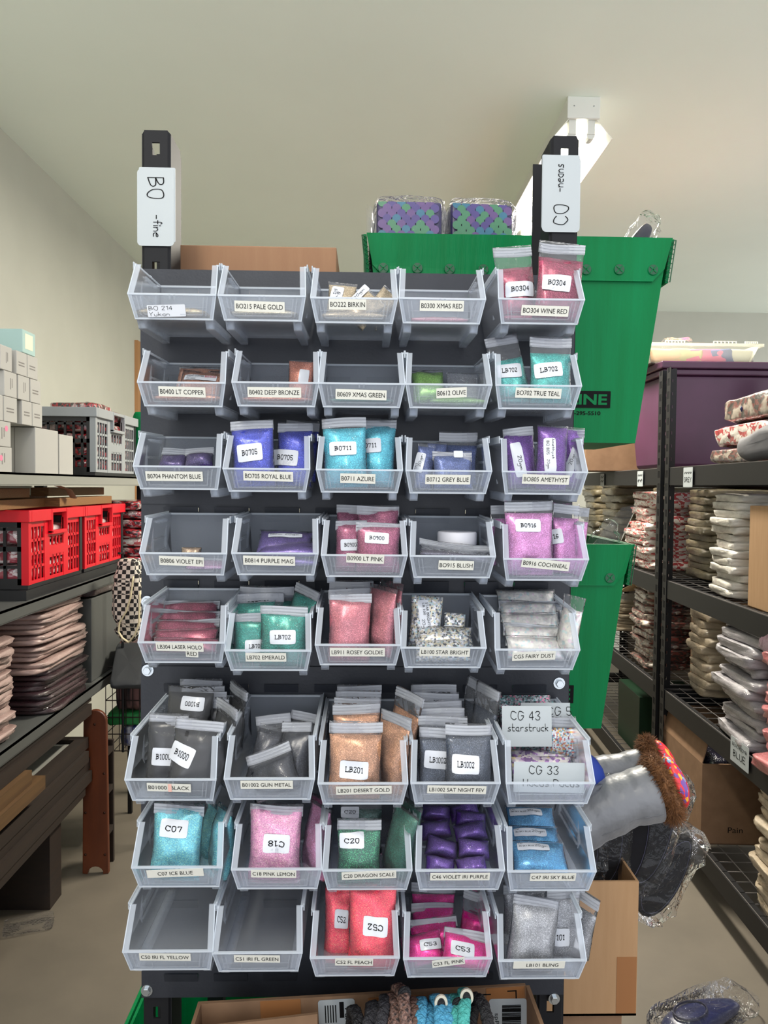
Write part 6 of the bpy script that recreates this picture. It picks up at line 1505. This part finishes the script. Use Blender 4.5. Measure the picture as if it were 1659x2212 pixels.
# other shelves, farther bay
pile('plaid_bundle', 'red and white plaid bundle on the second shelf past the posts, %s from the bottom', 'bundle', 1340, 1408, 1065, .03, ZR[1], .34, .30, M_PL2, 7, 'plaid bundles past the posts', 1, .016, .02)
pile('olive_bundle', 'olive bundle on the far second shelf by the green bin, %s from the bottom', 'bundle', 1286, 1336, 1040, .10, ZR[1], .3, .34, M_OLV, 7, 'olive bundles by the green bin', 2)
pile('plaid_bundle', 'brown plaid bundle on the far third shelf by the green bin, %s from the bottom', 'bundle', 1345, 1408, 1262, .03, ZR[2], .34, .26, M_PL3, 8, 'brown plaid bundles, third shelf', 3, .016, .02)
pile('beige_bundle', 'dark beige bundle deep on the far third shelf, %s from the bottom', 'bundle', 1290, 1345, 1290, .16, ZR[2], .28, .3, M_BEI, 6, 'dark beige bundles, far third shelf', 4)
pile('olive_bundle', 'olive bundle at the far end of the second right shelf, %s from the bottom', 'bundle', 1250, 1288, 1046, .12, ZR[1], .32, .34, M_OLV, 7, 'olive bundles at the far end', 6)
pile('beige_bundle', 'dim beige bundle at the far end of the third right shelf, %s from the bottom', 'bundle', 1252, 1292, 1290, .14, ZR[2], .3, .34, M_BEI, 6, 'dim beige bundles at the far end', 7)
pile('olive_bundle', 'olive bundle right behind the shelf posts on the second shelf, %s from the bottom', 'bundle', 1405, 1452, 1056, .16, ZR[1], .28, .26, M_OLV, 7, 'olive bundles behind the posts', 8)
hp = P(1352, 1312, 3.3)
tag(MB().lathe([(.005, 0), (.10, .004), (.13, .014), (.13, .018), (.09, .012), (.005, .010)], 28).obj('hat_brim', mat('straw', (176, 152, 116), .8), None, True, rs(3.42, .14, ZR[2]+.33), (R(-20), R(-18), 0)), 'tan hat brim among the brown plaid bundles', 'hat')
c = rs(3.45, .06, ZR[3])
carton('cardboard_box', 'dark green tub on the far bottom shelf', 0, .3, -.16, .16, 0, .27, mat('dark_green_tub', (4, 40, 20), .5), RZ, origin=c+Vector((0, 0, .001)), cat='tub')
# price cards on the beams
def beam_card(Y, z, w, h, label, lines, dy=0):
    o = thing('shelf_card', label, 'card', rs(Y, -.0022, z), (0, 0, RZ))
    MB().prism([(a_, b_) for a_, b_ in rrect(w, h, .003)], 'x', 0, .0008).obj('card_sheet', M_CARD, o, False, (0, 0, 0))
    for k, tx in enumerate(lines):
        V, Fc, tw, th = stroke_text(tx, .4); s = min(w*.8/tw, h*.3/th)
        MB().add([(-.0006, -x*s, y*s+h*(.22-.34*k)) for x, y in V], Fc).obj('lettering', M_INK, o)
    return o
beam_card(2.62, ZR[0]-.040, .085, .07, 'white handwritten card on the right top shelf beam, nearer bay', ('~~~~', 'GREY'))
beam_card(3.15, ZR[0]-.040, .075, .065, 'white handwritten card on the top beam just past the posts', ('~~~', '~~'))
beam_card(3.75, ZR[0]-.040, .07, .06, 'white handwritten card on the top beam by the cardboard box', ('~~', '~~'))
beam_card(2.17, ZR[2]-.012, .12, .075, 'white card reading BEACHCOMB BLUE on the third shelf beam', ('BEACHCOMB', 'BLUE'))
